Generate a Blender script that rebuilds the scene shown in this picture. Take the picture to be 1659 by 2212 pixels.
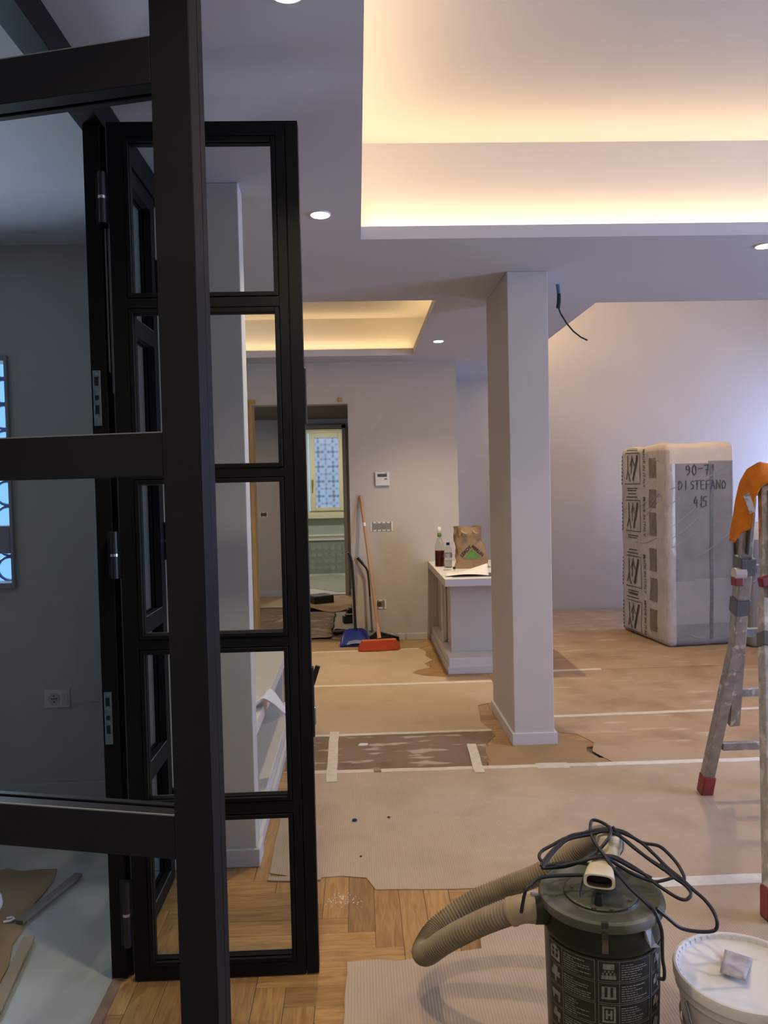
import bpy, bmesh, math, random
from mathutils import Vector, Matrix, noise as mnoise

for _o in list(bpy.data.objects):
    bpy.data.objects.remove(_o, do_unlink=True)
scn = bpy.context.scene
COL = scn.collection
PI = math.pi
random.seed(7)

# ------------------------------------------------------------------ camera
CAM_H = 1.42
_th, _ph, _ro = math.radians(1.916), math.radians(1.953), math.atan(0.0226)
_F = Vector((math.sin(_th) * math.cos(_ph), math.cos(_th) * math.cos(_ph), -math.sin(_ph)))
_R0 = Vector((math.cos(_th), -math.sin(_th), 0.0))
_U0 = _R0.cross(_F)
_R = _R0 * math.cos(_ro) - _U0 * math.sin(_ro)
_U = _R0 * math.sin(_ro) + _U0 * math.cos(_ro)
cam_data = bpy.data.cameras.new('camera')
cam_data.sensor_fit = 'VERTICAL'
cam_data.sensor_height = 24.0
cam_data.sensor_width = 18.0
cam_data.lens = 24.0 * 1680.0 / 2212.0
cam_data.clip_start = 0.02
cam_data.clip_end = 200
cam = bpy.data.objects.new('camera', cam_data)
COL.objects.link(cam)
_m = Matrix((_R, _U, -_F)).transposed().to_4x4()
_m.translation = Vector((0, 0, CAM_H))
cam.matrix_world = _m
scn.camera = cam

# ------------------------------------------------------------------ view, world, daylight
scn.view_settings.view_transform = 'Standard'
scn.view_settings.look = 'None'
scn.view_settings.gamma = 1.0
scn.view_settings.use_curve_mapping = False
scn.view_settings.exposure = 0.30
scn.cycles.max_bounces = 6
scn.cycles.diffuse_bounces = 3
scn.cycles.use_adaptive_sampling = True
scn.cycles.adaptive_threshold = 0.05
scn.cycles.adaptive_min_samples = 16
scn.cycles.glossy_bounces = 3
scn.cycles.transparent_max_bounces = 16
scn.cycles.transmission_bounces = 3
scn.cycles.caustics_reflective = False
scn.cycles.caustics_refractive = False
scn.cycles.sample_clamp_indirect = 4.0

world = bpy.data.worlds.new('sky')
scn.world = world
world.use_nodes = True
_wn = world.node_tree
_wn.nodes.clear()
_bg = _wn.nodes.new('ShaderNodeBackground')
_bg.inputs[0].default_value = (0.20, 0.43, 0.85, 1)
_bg.inputs[1].default_value = 1.35
_wo = _wn.nodes.new('ShaderNodeOutputWorld')
_wn.links.new(_bg.outputs[0], _wo.inputs[0])

DAY = (0.47, 0.58, 1.0)
WARM = (1.0, 0.68, 0.345)


def area_light(name, loc, direction, sx, sy, energy, color, spread=PI):
    ld = bpy.data.lights.new(name, 'AREA')
    ld.shape = 'RECTANGLE'
    ld.size, ld.size_y = sx, sy
    ld.energy = energy
    ld.color = color
    ld.spread = spread
    ob = bpy.data.objects.new(name, ld)
    COL.objects.link(ob)
    ob.location = loc
    ob.rotation_euler = Vector(direction).to_track_quat('-Z', 'Y').to_euler()
    return ob


# daylight entering through the windows of the flat (two in the right wall, one in the side room)
area_light('daylight_terrace_window', (5.45, 1.75, 1.45), (-1, 0, 0), 1.7, 1.9, 160, DAY)
area_light('daylight_right_window', (5.45, 7.65, 1.4), (-1, 0, 0), 1.1, 2.0, 56, (0.38, 0.5, 1.0))
area_light('daylight_side_window', (-2.32, 3.92, 1.52), (0, -1, 0.1), 0.75, 1.0, 62, (0.74, 0.84, 1.0))
LED = 2.3        # watts per metre of cove strip

# ------------------------------------------------------------------ helpers


class MB:
    """collects geometry for one mesh"""

    def __init__(self, off=(0, 0, 0)):
        self.v, self.f, self.mi = [], [], []
        self.off = Vector(off)

    def add(self, vs, fs, mi=0):
        b = len(self.v)
        self.v += [Vector(p) - self.off for p in vs]
        self.f += [[b + i for i in f] for f in fs]
        self.mi += [mi] * len(fs)
        return self

    def box(self, x0, x1, y0, y1, z0, z1, mi=0):
        vs = [(x, y, z) for z in (z0, z1) for y in (y0, y1) for x in (x0, x1)]
        return self.add(vs, [(0, 2, 3, 1), (4, 5, 7, 6), (0, 1, 5, 4), (2, 6, 7, 3), (0, 4, 6, 2), (1, 3, 7, 5)], mi)

    def obox(self, c, ax, ay, az, hx, hy, hz, mi=0):
        c, ax, ay, az = Vector(c), Vector(ax), Vector(ay), Vector(az)
        vs = [c + ax * sx * hx + ay * sy * hy + az * sz * hz for sz in (-1, 1) for sy in (-1, 1) for sx in (-1, 1)]
        return self.add(vs, [(0, 2, 3, 1), (4, 5, 7, 6), (0, 1, 5, 4), (2, 6, 7, 3), (0, 4, 6, 2), (1, 3, 7, 5)], mi)

    def bar(self, a, b, w, d, side=(1, 0, 0), mi=0):
        a, b = Vector(a), Vector(b)
        az = (b - a).normalized()
        ax = Vector(side)
        ax = (ax - az * ax.dot(az)).normalized()
        ay = az.cross(ax)
        return self.obox((a + b) / 2, ax, ay, az, w / 2, d / 2, (b - a).length / 2, mi)

    def tube(self, pts, r, n=10, cap=True, mi=0, closed=False):
        pts = [Vector(p) for p in pts]
        rs = r if isinstance(r, (list, tuple)) else [r] * len(pts)
        m = len(pts)
        rings = []
        prev = None
        for i, p in enumerate(pts):
            if closed:
                t = pts[(i + 1) % m] - pts[i - 1]
            else:
                t = pts[min(i + 1, m - 1)] - pts[max(i - 1, 0)]
            t.normalize()
            if prev is None:
                u = t.orthogonal().normalized()
            else:
                u = (prev - t * prev.dot(t))
                u = u.normalized() if u.length > 1e-6 else t.orthogonal().normalized()
            prev = u
            w = t.cross(u)
            rings.append([p + (u * math.cos(2 * PI * k / n) + w * math.sin(2 * PI * k / n)) * rs[i] for k in range(n)])
        vs = [q for g in rings for q in g]
        fs = []
        for i in range(m if closed else m - 1):
            j = (i + 1) % m
            for k in range(n):
                fs.append((i * n + k, i * n + (k + 1) % n, j * n + (k + 1) % n, j * n + k))
        if cap and not closed:
            fs.append(tuple(range(n))[::-1])
            fs.append(tuple((m - 1) * n + k for k in range(n)))
        return self.add(vs, fs, mi)

    def lathe(self, prof, c=(0, 0, 0), n=32, mi=0, cap0=True, cap1=True):
        c = Vector(c)
        vs = [c + Vector((r * math.cos(2 * PI * k / n), r * math.sin(2 * PI * k / n), z)) for r, z in prof for k in range(n)]
        fs = []
        for i in range(len(prof) - 1):
            for k in range(n):
                fs.append((i * n + k, i * n + (k + 1) % n, (i + 1) * n + (k + 1) % n, (i + 1) * n + k))
        if cap0:
            fs.append(tuple(range(n))[::-1])
        if cap1:
            fs.append(tuple((len(prof) - 1) * n + k for k in range(n)))
        return self.add(vs, fs, mi)

    def prism(self, poly, z0, z1, mi=0):
        n = len(poly)
        vs = [(x, y, z0) for x, y in poly] + [(x, y, z1) for x, y in poly]
        fs = [tuple(range(n))[::-1], tuple(range(n, 2 * n))]
        fs += [(i, (i + 1) % n, n + (i + 1) % n, n + i) for i in range(n)]
        return self.add(vs, fs, mi)

    def grid(self, fn, nu, nv, mi=0, closed_u=False):
        vs = [fn(i / nu, j / nv) for j in range(nv + 1) for i in range(nu + (0 if closed_u else 1))]
        w = nu + (0 if closed_u else 1)
        fs = []
        for j in range(nv):
            for i in range(nu):
                i2 = (i + 1) % w
                fs.append((j * w + i, j * w + i2, (j + 1) * w + i2, (j + 1) * w + i))
        return self.add(vs, fs, mi)

    def mesh(self, name, mats, bevel=0.0, smooth=None, seg=2, weld=False):
        me = bpy.data.meshes.new(name)
        me.from_pydata([tuple(p) for p in self.v], [], self.f)
        for i, p in enumerate(me.polygons):
            p.material_index = self.mi[i]
        bm = bmesh.new()
        bm.from_mesh(me)
        if weld:
            bmesh.ops.remove_doubles(bm, verts=bm.verts, dist=1e-5)
        bmesh.ops.recalc_face_normals(bm, faces=bm.faces)
        if bevel > 0:
            ed = [e for e in bm.edges if len(e.link_faces) == 2 and e.calc_face_angle(0) > 0.6]
            bmesh.ops.bevel(bm, geom=ed, offset=bevel, segments=seg, affect='EDGES', profile=0.5, clamp_overlap=True)
        bm.to_mesh(me)
        bm.free()
        for m in (mats if isinstance(mats, (list, tuple)) else [mats]):
            me.materials.append(m)
        if smooth is not None:
            me.shade_smooth()
            me.set_sharp_from_angle(angle=math.radians(smooth))
        return me


def put(name, me, parent=None, loc=(0, 0, 0), rot=(0, 0, 0)):
    o = bpy.data.objects.new(name, me)
    COL.objects.link(o)
    o.location = loc
    o.rotation_euler = rot
    if parent is not None:
        o.parent = parent
    return o


def obj(name, mb, mats, parent=None, loc=(0, 0, 0), rot=(0, 0, 0), **kw):
    return put(name, mb.mesh(name, mats, **kw), parent, loc, rot)


def tag(o, label, cat, group=None):
    o['label'] = label
    o['category'] = cat
    if group:
        o['group'] = group
    return o


def thing(name, label, cat, loc=(0, 0, 0), rz=0.0, group=None):
    o = bpy.data.objects.new(name, None)
    o.empty_display_size = 0.05
    COL.objects.link(o)
    o.location = loc
    o.rotation_euler = (0, 0, rz)
    return tag(o, label, cat, group)


def struct(name, mb, mats, parent=None, label=None, **kw):
    o = obj(name, mb, mats, parent, **kw)
    o['kind'] = 'structure'
    if label:
        o['label'] = label
    return o


# ------------------------------------------------------------------ materials

def nodes(name):
    m = bpy.data.materials.new(name)
    m.use_nodes = True
    nt = m.node_tree
    return m, nt, nt.nodes['Principled BSDF']


def N(nt, t, **kw):
    n = nt.nodes.new(t)
    for k, v in kw.items():
        if k in n.inputs:
            n.inputs[k].default_value = v
        else:
            setattr(n, k, v)
    return n


def rgb(c):
    return (c[0], c[1], c[2], 1.0)


def M(name, c1, rough=0.5, metal=0.0, c2=None, scale=8.0, lo=0.35, hi=0.65, detail=4.0, stretch=(1, 1, 1),
      bump=None, spec=None, c3=None, s3=2.0, lo3=0.5, hi3=0.7, coat=0.0, rnd=0.0, alpha=None, trans=0.0):
    m, nt, b = nodes(name)
    tc = N(nt, 'ShaderNodeTexCoord')
    mp = N(nt, 'ShaderNodeMapping')
    mp.inputs['Scale'].default_value = stretch
    nt.links.new(tc.outputs['Object'], mp.inputs[0])
    col = None
    if c2 is not None:
        nz = N(nt, 'ShaderNodeTexNoise', Scale=scale, Detail=detail)
        nt.links.new(mp.outputs[0], nz.inputs['Vector'])
        rp = N(nt, 'ShaderNodeMapRange')
        rp.inputs[1].default_value, rp.inputs[2].default_value = lo, hi
        nt.links.new(nz.outputs[0], rp.inputs[0])
        mx = N(nt, 'ShaderNodeMix', data_type='RGBA')
        mx.inputs[6].default_value, mx.inputs[7].default_value = rgb(c1), rgb(c2)
        nt.links.new(rp.outputs[0], mx.inputs[0])
        col = mx.outputs[2]
        if c3 is not None:
            nz3 = N(nt, 'ShaderNodeTexNoise', Scale=s3, Detail=5.0)
            nt.links.new(tc.outputs['Object'], nz3.inputs['Vector'])
            rp3 = N(nt, 'ShaderNodeMapRange')
            rp3.inputs[1].default_value, rp3.inputs[2].default_value = lo3, hi3
            nt.links.new(nz3.outputs[0], rp3.inputs[0])
            mx3 = N(nt, 'ShaderNodeMix', data_type='RGBA')
            mx3.inputs[7].default_value = rgb(c3)
            nt.links.new(col, mx3.inputs[6])
            nt.links.new(rp3.outputs[0], mx3.inputs[0])
            col = mx3.outputs[2]
    if col is not None:
        nt.links.new(col, b.inputs['Base Color'])
    else:
        b.inputs['Base Color'].default_value = rgb(c1)
    b.inputs['Roughness'].default_value = rough
    b.inputs['Metallic'].default_value = metal
    if spec is not None:
        b.inputs['Specular IOR Level'].default_value = spec
    if coat:
        b.inputs['Coat Weight'].default_value = coat
    if trans:
        b.inputs['Transmission Weight'].default_value = trans
    if bump:
        nb = N(nt, 'ShaderNodeTexNoise', Scale=bump[0], Detail=3.0)
        nt.links.new(mp.outputs[0], nb.inputs['Vector'])
        bp = N(nt, 'ShaderNodeBump', Strength=bump[1], Distance=bump[2] if len(bump) > 2 else 0.002)
        nt.links.new(nb.outputs[0], bp.inputs['Height'])
        nt.links.new(bp.outputs[0], b.inputs['Normal'])
    return m


def emit(name, color, strength):
    m, nt, b = nodes(name)
    b.inputs['Base Color'].default_value = rgb(color)
    b.inputs['Emission Color'].default_value = rgb(color)
    b.inputs['Emission Strength'].default_value = strength
    return m


def glass(name, tint, refl=0.0, rough=0.02):
    m = bpy.data.materials.new(name)
    m.use_nodes = True
    nt = m.node_tree
    nt.nodes.clear()
    out = N(nt, 'ShaderNodeOutputMaterial')
    tr = N(nt, 'ShaderNodeBsdfTransparent')
    tr.inputs[0].default_value = rgb(tint)
    gl = N(nt, 'ShaderNodeBsdfGlossy')
    gl.inputs['Roughness'].default_value = rough
    lw = N(nt, 'ShaderNodeLayerWeight')
    pw = N(nt, 'ShaderNodeMath', operation='POWER')
    pw.inputs[1].default_value = 5.0
    nt.links.new(lw.outputs['Facing'], pw.inputs[0])
    fr = N(nt, 'ShaderNodeMath', operation='MULTIPLY_ADD')
    fr.inputs[1].default_value, fr.inputs[2].default_value = 0.9, refl
    nt.links.new(pw.outputs[0], fr.inputs[0])
    mx = N(nt, 'ShaderNodeMixShader')
    nt.links.new(fr.outputs[0], mx.inputs[0])
    nt.links.new(tr.outputs[0], mx.inputs[1])
    nt.links.new(gl.outputs[0], mx.inputs[2])
    nt.links.new(mx.outputs[0], out.inputs[0])
    return m


WALL = M('wall_paint', (0.58, 0.54, 0.475), 0.75, c2=(0.555, 0.515, 0.453), scale=1.2)
CEIL = M('ceiling_paint', (0.60, 0.605, 0.65), 0.8, c2=(0.58, 0.585, 0.63), scale=0.8)
COVE = M('cove_paint', (0.75, 0.715, 0.65), 0.8)
PLINTH = M('plinth_paint', (0.60, 0.58, 0.56), 0.55)
SHELF = M('shelf_paint', (0.66, 0.63, 0.59), 0.5)
SAGE = M('sage_paint', (0.43, 0.49, 0.45), 0.6)
SIDEWALL = M('side_room_paint', (0.47, 0.465, 0.44), 0.7, c2=(0.43, 0.425, 0.40), scale=1.5)
BLACK = M('black_steel', (0.0085, 0.008, 0.008), 0.5, spec=0.12, c2=(0.011, 0.0105, 0.0105), scale=3)
BLACKP = M('black_plastic', (0.012, 0.012, 0.013), 0.45)
CHROME = M('bright_metal', (0.62, 0.64, 0.66), 0.25, 1.0)
ZINC = M('zinc_plate', (0.55, 0.62, 0.64), 0.3, 1.0, c2=(0.35, 0.42, 0.48), scale=60)
GLASSM = glass('pane_glass', (0.93, 0.955, 0.95))
WGLASS = glass('window_glass', (0.95, 0.97, 1.0))
TAPE = M('masking_tape', (0.70, 0.63, 0.50), 0.7, c2=(0.62, 0.55, 0.43), scale=30)
TAPEW = M('white_tape', (0.76, 0.72, 0.66), 0.6, c2=(0.68, 0.64, 0.58), scale=30)
WHITE = M('white_plastic', (0.78, 0.77, 0.73), 0.4)
CREAM = M('cream_lacquer', (0.76, 0.72, 0.55), 0.4)
DADO = M('white_ceramic', (0.80, 0.79, 0.73), 0.2)
ALU = M('worn_aluminium', (0.42, 0.40, 0.37), 0.42, 0.85, c2=(0.30, 0.28, 0.26), scale=22, c3=(0.66, 0.63, 0.58), s3=30, lo3=0.60, hi3=0.68)
ALUS = M('splashed_aluminium', (0.52, 0.50, 0.44), 0.5, 0.5, c2=(0.36, 0.35, 0.31), scale=35, c3=(0.70, 0.68, 0.60), s3=25, lo3=0.5, hi3=0.62)
REDP = M('red_plastic', (0.30, 0.035, 0.03), 0.5, c2=(0.22, 0.03, 0.03), scale=40)
STRAP = M('dark_clamp', (0.15, 0.15, 0.15), 0.5, 0.4)
ORANGE = M('orange_fleece', (0.80, 0.25, 0.012), 0.95, c2=(0.70, 0.19, 0.01), scale=18, bump=(160, 0.6, 0.004))
HANDLEW = M('beech_wood', (0.50, 0.30, 0.15), 0.55, c2=(0.42, 0.24, 0.11), scale=12, stretch=(8, 8, 0.6))
RAWWOOD = M('raw_pine', (0.58, 0.36, 0.14), 0.7, c2=(0.45, 0.27, 0.10), scale=10, stretch=(6, 6, 0.5))
BLUEP = M('blue_plastic', (0.008, 0.025, 0.22), 0.25)
GREYP = M('grey_plastic', (0.16, 0.155, 0.14), 0.6)
BRISTLE = M('orange_bristle', (0.62, 0.085, 0.02), 0.8, c2=(0.45, 0.05, 0.015), scale=40, stretch=(10, 10, 1), bump=(90, 1.0, 0.004))
KRAFT = M('kraft_paper', (0.36, 0.235, 0.12), 0.8, c2=(0.29, 0.18, 0.085), scale=9, bump=(30, 0.6, 0.006))
PAPER = M('white_paper', (0.78, 0.74, 0.70), 0.7)
GREENP = M('green_print', (0.10, 0.26, 0.035), 0.7)
INK = M('black_ink', (0.02, 0.018, 0.016), 0.7)
INKS = M('faded_print_ink', (0.075, 0.065, 0.05), 0.7)
MARKER = M('grey_marker_ink', (0.075, 0.07, 0.07), 0.7)
WRAPL = M('white_wrap_film', (0.56, 0.53, 0.48), 0.35, c2=(0.47, 0.44, 0.39), scale=7, bump=(14, 0.7, 0.012), coat=0.2)
WRAPG = M('grey_wrap_film', (0.25, 0.245, 0.24), 0.5, c2=(0.31, 0.305, 0.30), scale=4, bump=(11, 0.4, 0.010), spec=0.3)
WRAPM = M('pale_grey_wrap', (0.40, 0.385, 0.375), 0.5, c2=(0.36, 0.35, 0.34), scale=5, bump=(11, 0.4, 0.01), spec=0.3)
FOAM = M('cream_foam', (0.74, 0.66, 0.55), 0.6, c2=(0.68, 0.60, 0.49), scale=8, bump=(10, 0.5, 0.01))
SEAM = M('seam_tape', (0.19, 0.185, 0.18), 0.5, c2=(0.13, 0.13, 0.125), scale=30)
WINDOWP = M('taped_patch', (0.24, 0.21, 0.16), 0.5, c2=(0.17, 0.145, 0.11), scale=20)
VACG = M('green_enamel', (0.012, 0.016, 0.007), 0.38, spec=0.3, c2=(0.018, 0.022, 0.010), scale=12, c3=(0.04, 0.04, 0.028), s3=9, lo3=0.60, hi3=0.80)
VACL = M('dusty_lid', (0.045, 0.048, 0.028), 0.5, c2=(0.085, 0.088, 0.058), scale=9, c3=(0.24, 0.24, 0.23), s3=8, lo3=0.55, hi3=0.78, bump=(50, 0.2, 0.002))
LABELD = M('dark_label', (0.008, 0.010, 0.005), 0.5)
LABELW = M('pale_print', (0.27, 0.275, 0.235), 0.6, c2=(0.19, 0.19, 0.16), scale=60)
HOSE = M('beige_hose', (0.30, 0.235, 0.145), 0.6, c2=(0.24, 0.19, 0.115), scale=15)
CUFF = M('beige_cuff', (0.40, 0.32, 0.19), 0.5, c2=(0.33, 0.26, 0.15), scale=20)
NOZZLE = M('ivory_nozzle', (0.60, 0.50, 0.29), 0.5, c2=(0.68, 0.62, 0.47), scale=14)
CORD = M('black_cord', (0.014, 0.015, 0.019), 0.42)
BUCKET = M('white_bucket', (0.74, 0.72, 0.63), 0.45, c2=(0.66, 0.63, 0.54), scale=9)
LIDW = M('white_lid', (0.80, 0.79, 0.74), 0.5, c2=(0.72, 0.70, 0.64), scale=7, c3=(0.60, 0.58, 0.54), s3=14, lo3=0.66, hi3=0.74)
GREYC = M('grey_card', (0.48, 0.45, 0.47), 0.6, c2=(0.32, 0.29, 0.31), scale=22)
RUST = M('rusty_metal', (0.16, 0.12, 0.08), 0.55, 0.4, c2=(0.10, 0.075, 0.05), scale=40)
STEELG = M('grey_steel', (0.34, 0.37, 0.36), 0.38, 0.8)
REDLIQ = M('red_liquid', (0.10, 0.012, 0.005), 0.25)
CLEARP = glass('clear_plastic', (0.88, 0.88, 0.86))
MARBLE = M('pale_tile', (0.47, 0.47, 0.415), 0.35, c2=(0.39, 0.39, 0.345), scale=3, c3=(0.29, 0.29, 0.27), s3=2.2, lo3=0.58, hi3=0.78)
BATHT = M('bath_floor_tile', (0.46, 0.45, 0.40), 0.35, c2=(0.42, 0.41, 0.36), scale=3)
GROUT = M('floor_screed', (0.20, 0.14, 0.08), 0.8, c2=(0.15, 0.10, 0.06), scale=14)
SHADEB = M('brown_offcut', (0.12, 0.07, 0.04), 0.7)
BAGW = M('thin_white_plastic', (0.80, 0.78, 0.75), 0.35, bump=(40, 0.6, 0.004))


def cardboard(name, c1, c2, stain, flute=0.0, lo3=0.55, hi3=0.75, s3=2.5, white=None):
    m = M(name, c1, 0.82, c2=c2, scale=2.2, c3=stain, s3=s3, lo3=lo3, hi3=hi3)
    nt = m.node_tree
    b = nt.nodes['Principled BSDF']
    tc = [n for n in nt.nodes if n.bl_idname == 'ShaderNodeTexCoord'][0]
    if white:
        mp = N(nt, 'ShaderNodeMapping')
        mp.inputs['Scale'].default_value = (1, 3.2, 1)
        nt.links.new(tc.outputs['Object'], mp.inputs[0])
        nz = N(nt, 'ShaderNodeTexNoise', Scale=white[1], Detail=2.5)
        nt.links.new(mp.outputs[0], nz.inputs['Vector'])
        rp = N(nt, 'ShaderNodeMapRange')
        rp.inputs[1].default_value, rp.inputs[2].default_value = white[2], white[3]
        nt.links.new(nz.outputs[0], rp.inputs[0])
        mx = N(nt, 'ShaderNodeMix', data_type='RGBA')
        old = b.inputs['Base Color'].links[0].from_socket
        nt.links.new(old, mx.inputs[6])
        mx.inputs[7].default_value = rgb(white[0])
        nt.links.new(rp.outputs[0], mx.inputs[0])
        nt.links.new(mx.outputs[2], b.inputs['Base Color'])
    wv = N(nt, 'ShaderNodeTexWave', Scale=36.0, Distortion=0.6)
    wv.bands_direction = 'X'
    nt.links.new(tc.outputs['Object'], wv.inputs['Vector'])
    nz = N(nt, 'ShaderNodeTexNoise', Scale=9.0, Detail=4.0)
    nt.links.new(tc.outputs['Object'], nz.inputs['Vector'])
    b1 = N(nt, 'ShaderNodeBump', Strength=flute, Distance=0.0015)
    nt.links.new(wv.outputs[1], b1.inputs['Height'])
    b2 = N(nt, 'ShaderNodeBump', Strength=0.35, Distance=0.008)
    nt.links.new(nz.outputs[0], b2.inputs['Height'])
    nt.links.new(b1.outputs[0], b2.inputs['Normal'])
    nt.links.new(b2.outputs[0], b.inputs['Normal'])
    return m


CARD = cardboard('corrugated_card', (0.485, 0.38, 0.27), (0.45, 0.345, 0.24), (0.37, 0.275, 0.185), 0.25, 0.5, 0.9, 4.0)
CARDY = cardboard('smooth_card', (0.51, 0.375, 0.235), (0.48, 0.345, 0.21), (0.43, 0.305, 0.18), 0.15)
CARDO = cardboard('worn_card', (0.44, 0.31, 0.19), (0.40, 0.275, 0.16), (0.32, 0.21, 0.115), 0.1, 0.5, 0.7, 3.0,
                  ((0.52, 0.41, 0.30), 3.0, 0.60, 0.72))
CARDD = cardboard('trodden_card', (0.25, 0.165, 0.105), (0.20, 0.13, 0.08), (0.16, 0.10, 0.06), 0.1, 0.55, 0.75, 4.0,
                  ((0.46, 0.37, 0.28), 5.0, 0.56, 0.64))
CARDB = cardboard('brown_card', (0.36, 0.235, 0.115), (0.31, 0.20, 0.095), (0.25, 0.155, 0.07), 0.1)


def plank_material():
    m, nt, b = nodes('oak_plank')
    tc = N(nt, 'ShaderNodeTexCoord')
    oi = N(nt, 'ShaderNodeObjectInfo')
    add = N(nt, 'ShaderNodeVectorMath', operation='ADD')
    sc = N(nt, 'ShaderNodeVectorMath', operation='SCALE')
    cmb = N(nt, 'ShaderNodeCombineXYZ')
    for k in range(3):
        nt.links.new(oi.outputs['Random'], cmb.inputs[k])
    nt.links.new(cmb.outputs[0], sc.inputs[0])
    sc.inputs['Scale'].default_value = 37.0
    nt.links.new(tc.outputs['Object'], add.inputs[0])
    nt.links.new(sc.outputs[0], add.inputs[1])
    mp = N(nt, 'ShaderNodeMapping')
    mp.inputs['Scale'].default_value = (1.6, 14, 1)
    nt.links.new(add.outputs[0], mp.inputs[0])
    nz = N(nt, 'ShaderNodeTexNoise', Scale=4.5, Detail=6.0, Distortion=1.2)
    nt.links.new(mp.outputs[0], nz.inputs['Vector'])
    rp = N(nt, 'ShaderNodeMapRange')
    rp.inputs[1].default_value, rp.inputs[2].default_value = 0.38, 0.72
    nt.links.new(nz.outputs[0], rp.inputs[0])
    grain = N(nt, 'ShaderNodeMix', data_type='RGBA')
    grain.inputs[6].default_value = rgb((0.52, 0.31, 0.115))
    grain.inputs[7].default_value = rgb((0.33, 0.17, 0.055))
    nt.links.new(rp.outputs[0], grain.inputs[0])
    tone = N(nt, 'ShaderNodeMix', data_type='RGBA')
    tone.blend_type = 'MULTIPLY'
    tone.inputs[0].default_value = 1.0
    ramp = N(nt, 'ShaderNodeValToRGB')
    ramp.color_ramp.elements[0].color = rgb((0.62, 0.60, 0.60))
    ramp.color_ramp.elements[1].color = rgb((1.0, 1.0, 1.0))
    ramp.color_ramp.elements.new(0.35).color = rgb((0.86, 0.82, 0.80))
    nt.links.new(oi.outputs['Random'], ramp.inputs[0])
    nt.links.new(grain.outputs[2], tone.inputs[6])
    nt.links.new(ramp.outputs[0], tone.inputs[7])
    nt.links.new(tone.outputs[2], b.inputs['Base Color'])
    b.inputs['Roughness'].default_value = 0.38
    bp = N(nt, 'ShaderNodeBump', Strength=0.15, Distance=0.001)
    nt.links.new(nz.outputs[0], bp.inputs['Height'])
    nt.links.new(bp.outputs[0], b.inputs['Normal'])
    return m


OAK = plank_material()

# ------------------------------------------------------------------ structure
CZ = 2.54          # suspended ceiling
ST = 0.058         # thickness of the suspended ceiling at the coves


def rect_minus(x0, x1, y0, y1, holes):
    xs = sorted({x0, x1} | {min(max(h[k], x0), x1) for h in holes for k in (0, 1)})
    ys = sorted({y0, y1} | {min(max(h[k], y0), y1) for h in holes for k in (2, 3)})
    out = []
    for i in range(len(xs) - 1):
        for j in range(len(ys) - 1):
            cx, cy = (xs[i] + xs[i + 1]) / 2, (ys[j] + ys[j + 1]) / 2
            if not any(h[0] < cx < h[1] and h[2] < cy < h[3] for h in holes):
                out.append((xs[i], xs[i + 1], ys[j], ys[j + 1]))
    return out


def wall_xz(mb, x0, x1, y0, y1, z0, z1, holes):
    for a, b, c, d in rect_minus(x0, x1, z0, z1, holes):
        mb.box(a, b, y0, y1, c, d)
    return mb


def wall_yz(mb, x0, x1, y0, y1, z0, z1, holes):
    for a, b, c, d in rect_minus(y0, y1, z0, z1, holes):
        mb.box(x0, x1, a, b, c, d)
    return mb


floor = struct('floor', MB().box(-0.745, 5.3, -1.6, 8.5, -0.1, -0.010).box(-1.6, -0.745, 3.6, 8.5, -0.1, -0.010), GROUT)
struct('floor_side_room', MB().box(-3.0, -0.745, -1.6, 3.6, -0.1, -0.001), MARBLE)
struct('floor_corridor', MB().box(-2.6, 0.14, 7.22, 10.27, -0.1, -0.004), GROUT)
bath_floor = struct('floor_bathroom', MB().box(-2.0, 0.4, 10.27, 12.8, -0.1, -0.006), M('bath_grout', (0.62, 0.61, 0.56), 0.7))

HOLES = [(0.042, 3.7, -0.5, 3.577), (-1.25, 0.508, 4.76, 6.74), (1.528, 5.3, 4.89, 8.5)]
mb = MB()
for a, b, c, d in rect_minus(-1.6, 5.3, -1.6, 8.5, HOLES + [(-1.7, -0.76, -1.7, 3.6)]):
    mb.box(a, b, c, d, CZ, CZ + ST)
ceiling = struct('ceiling', mb, CEIL, weld=False)
struct('ceiling_side_room', MB().box(-3.0, -0.76, -1.6, 3.6, CZ, CZ + 0.05), CEIL)
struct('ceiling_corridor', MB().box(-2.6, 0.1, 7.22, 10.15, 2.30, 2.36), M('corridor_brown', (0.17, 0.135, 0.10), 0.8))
struct('ceiling_bathroom', MB().box(-2.0, 0.4, 10.27, 12.8, 2.60, 2.66), CEIL)


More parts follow.
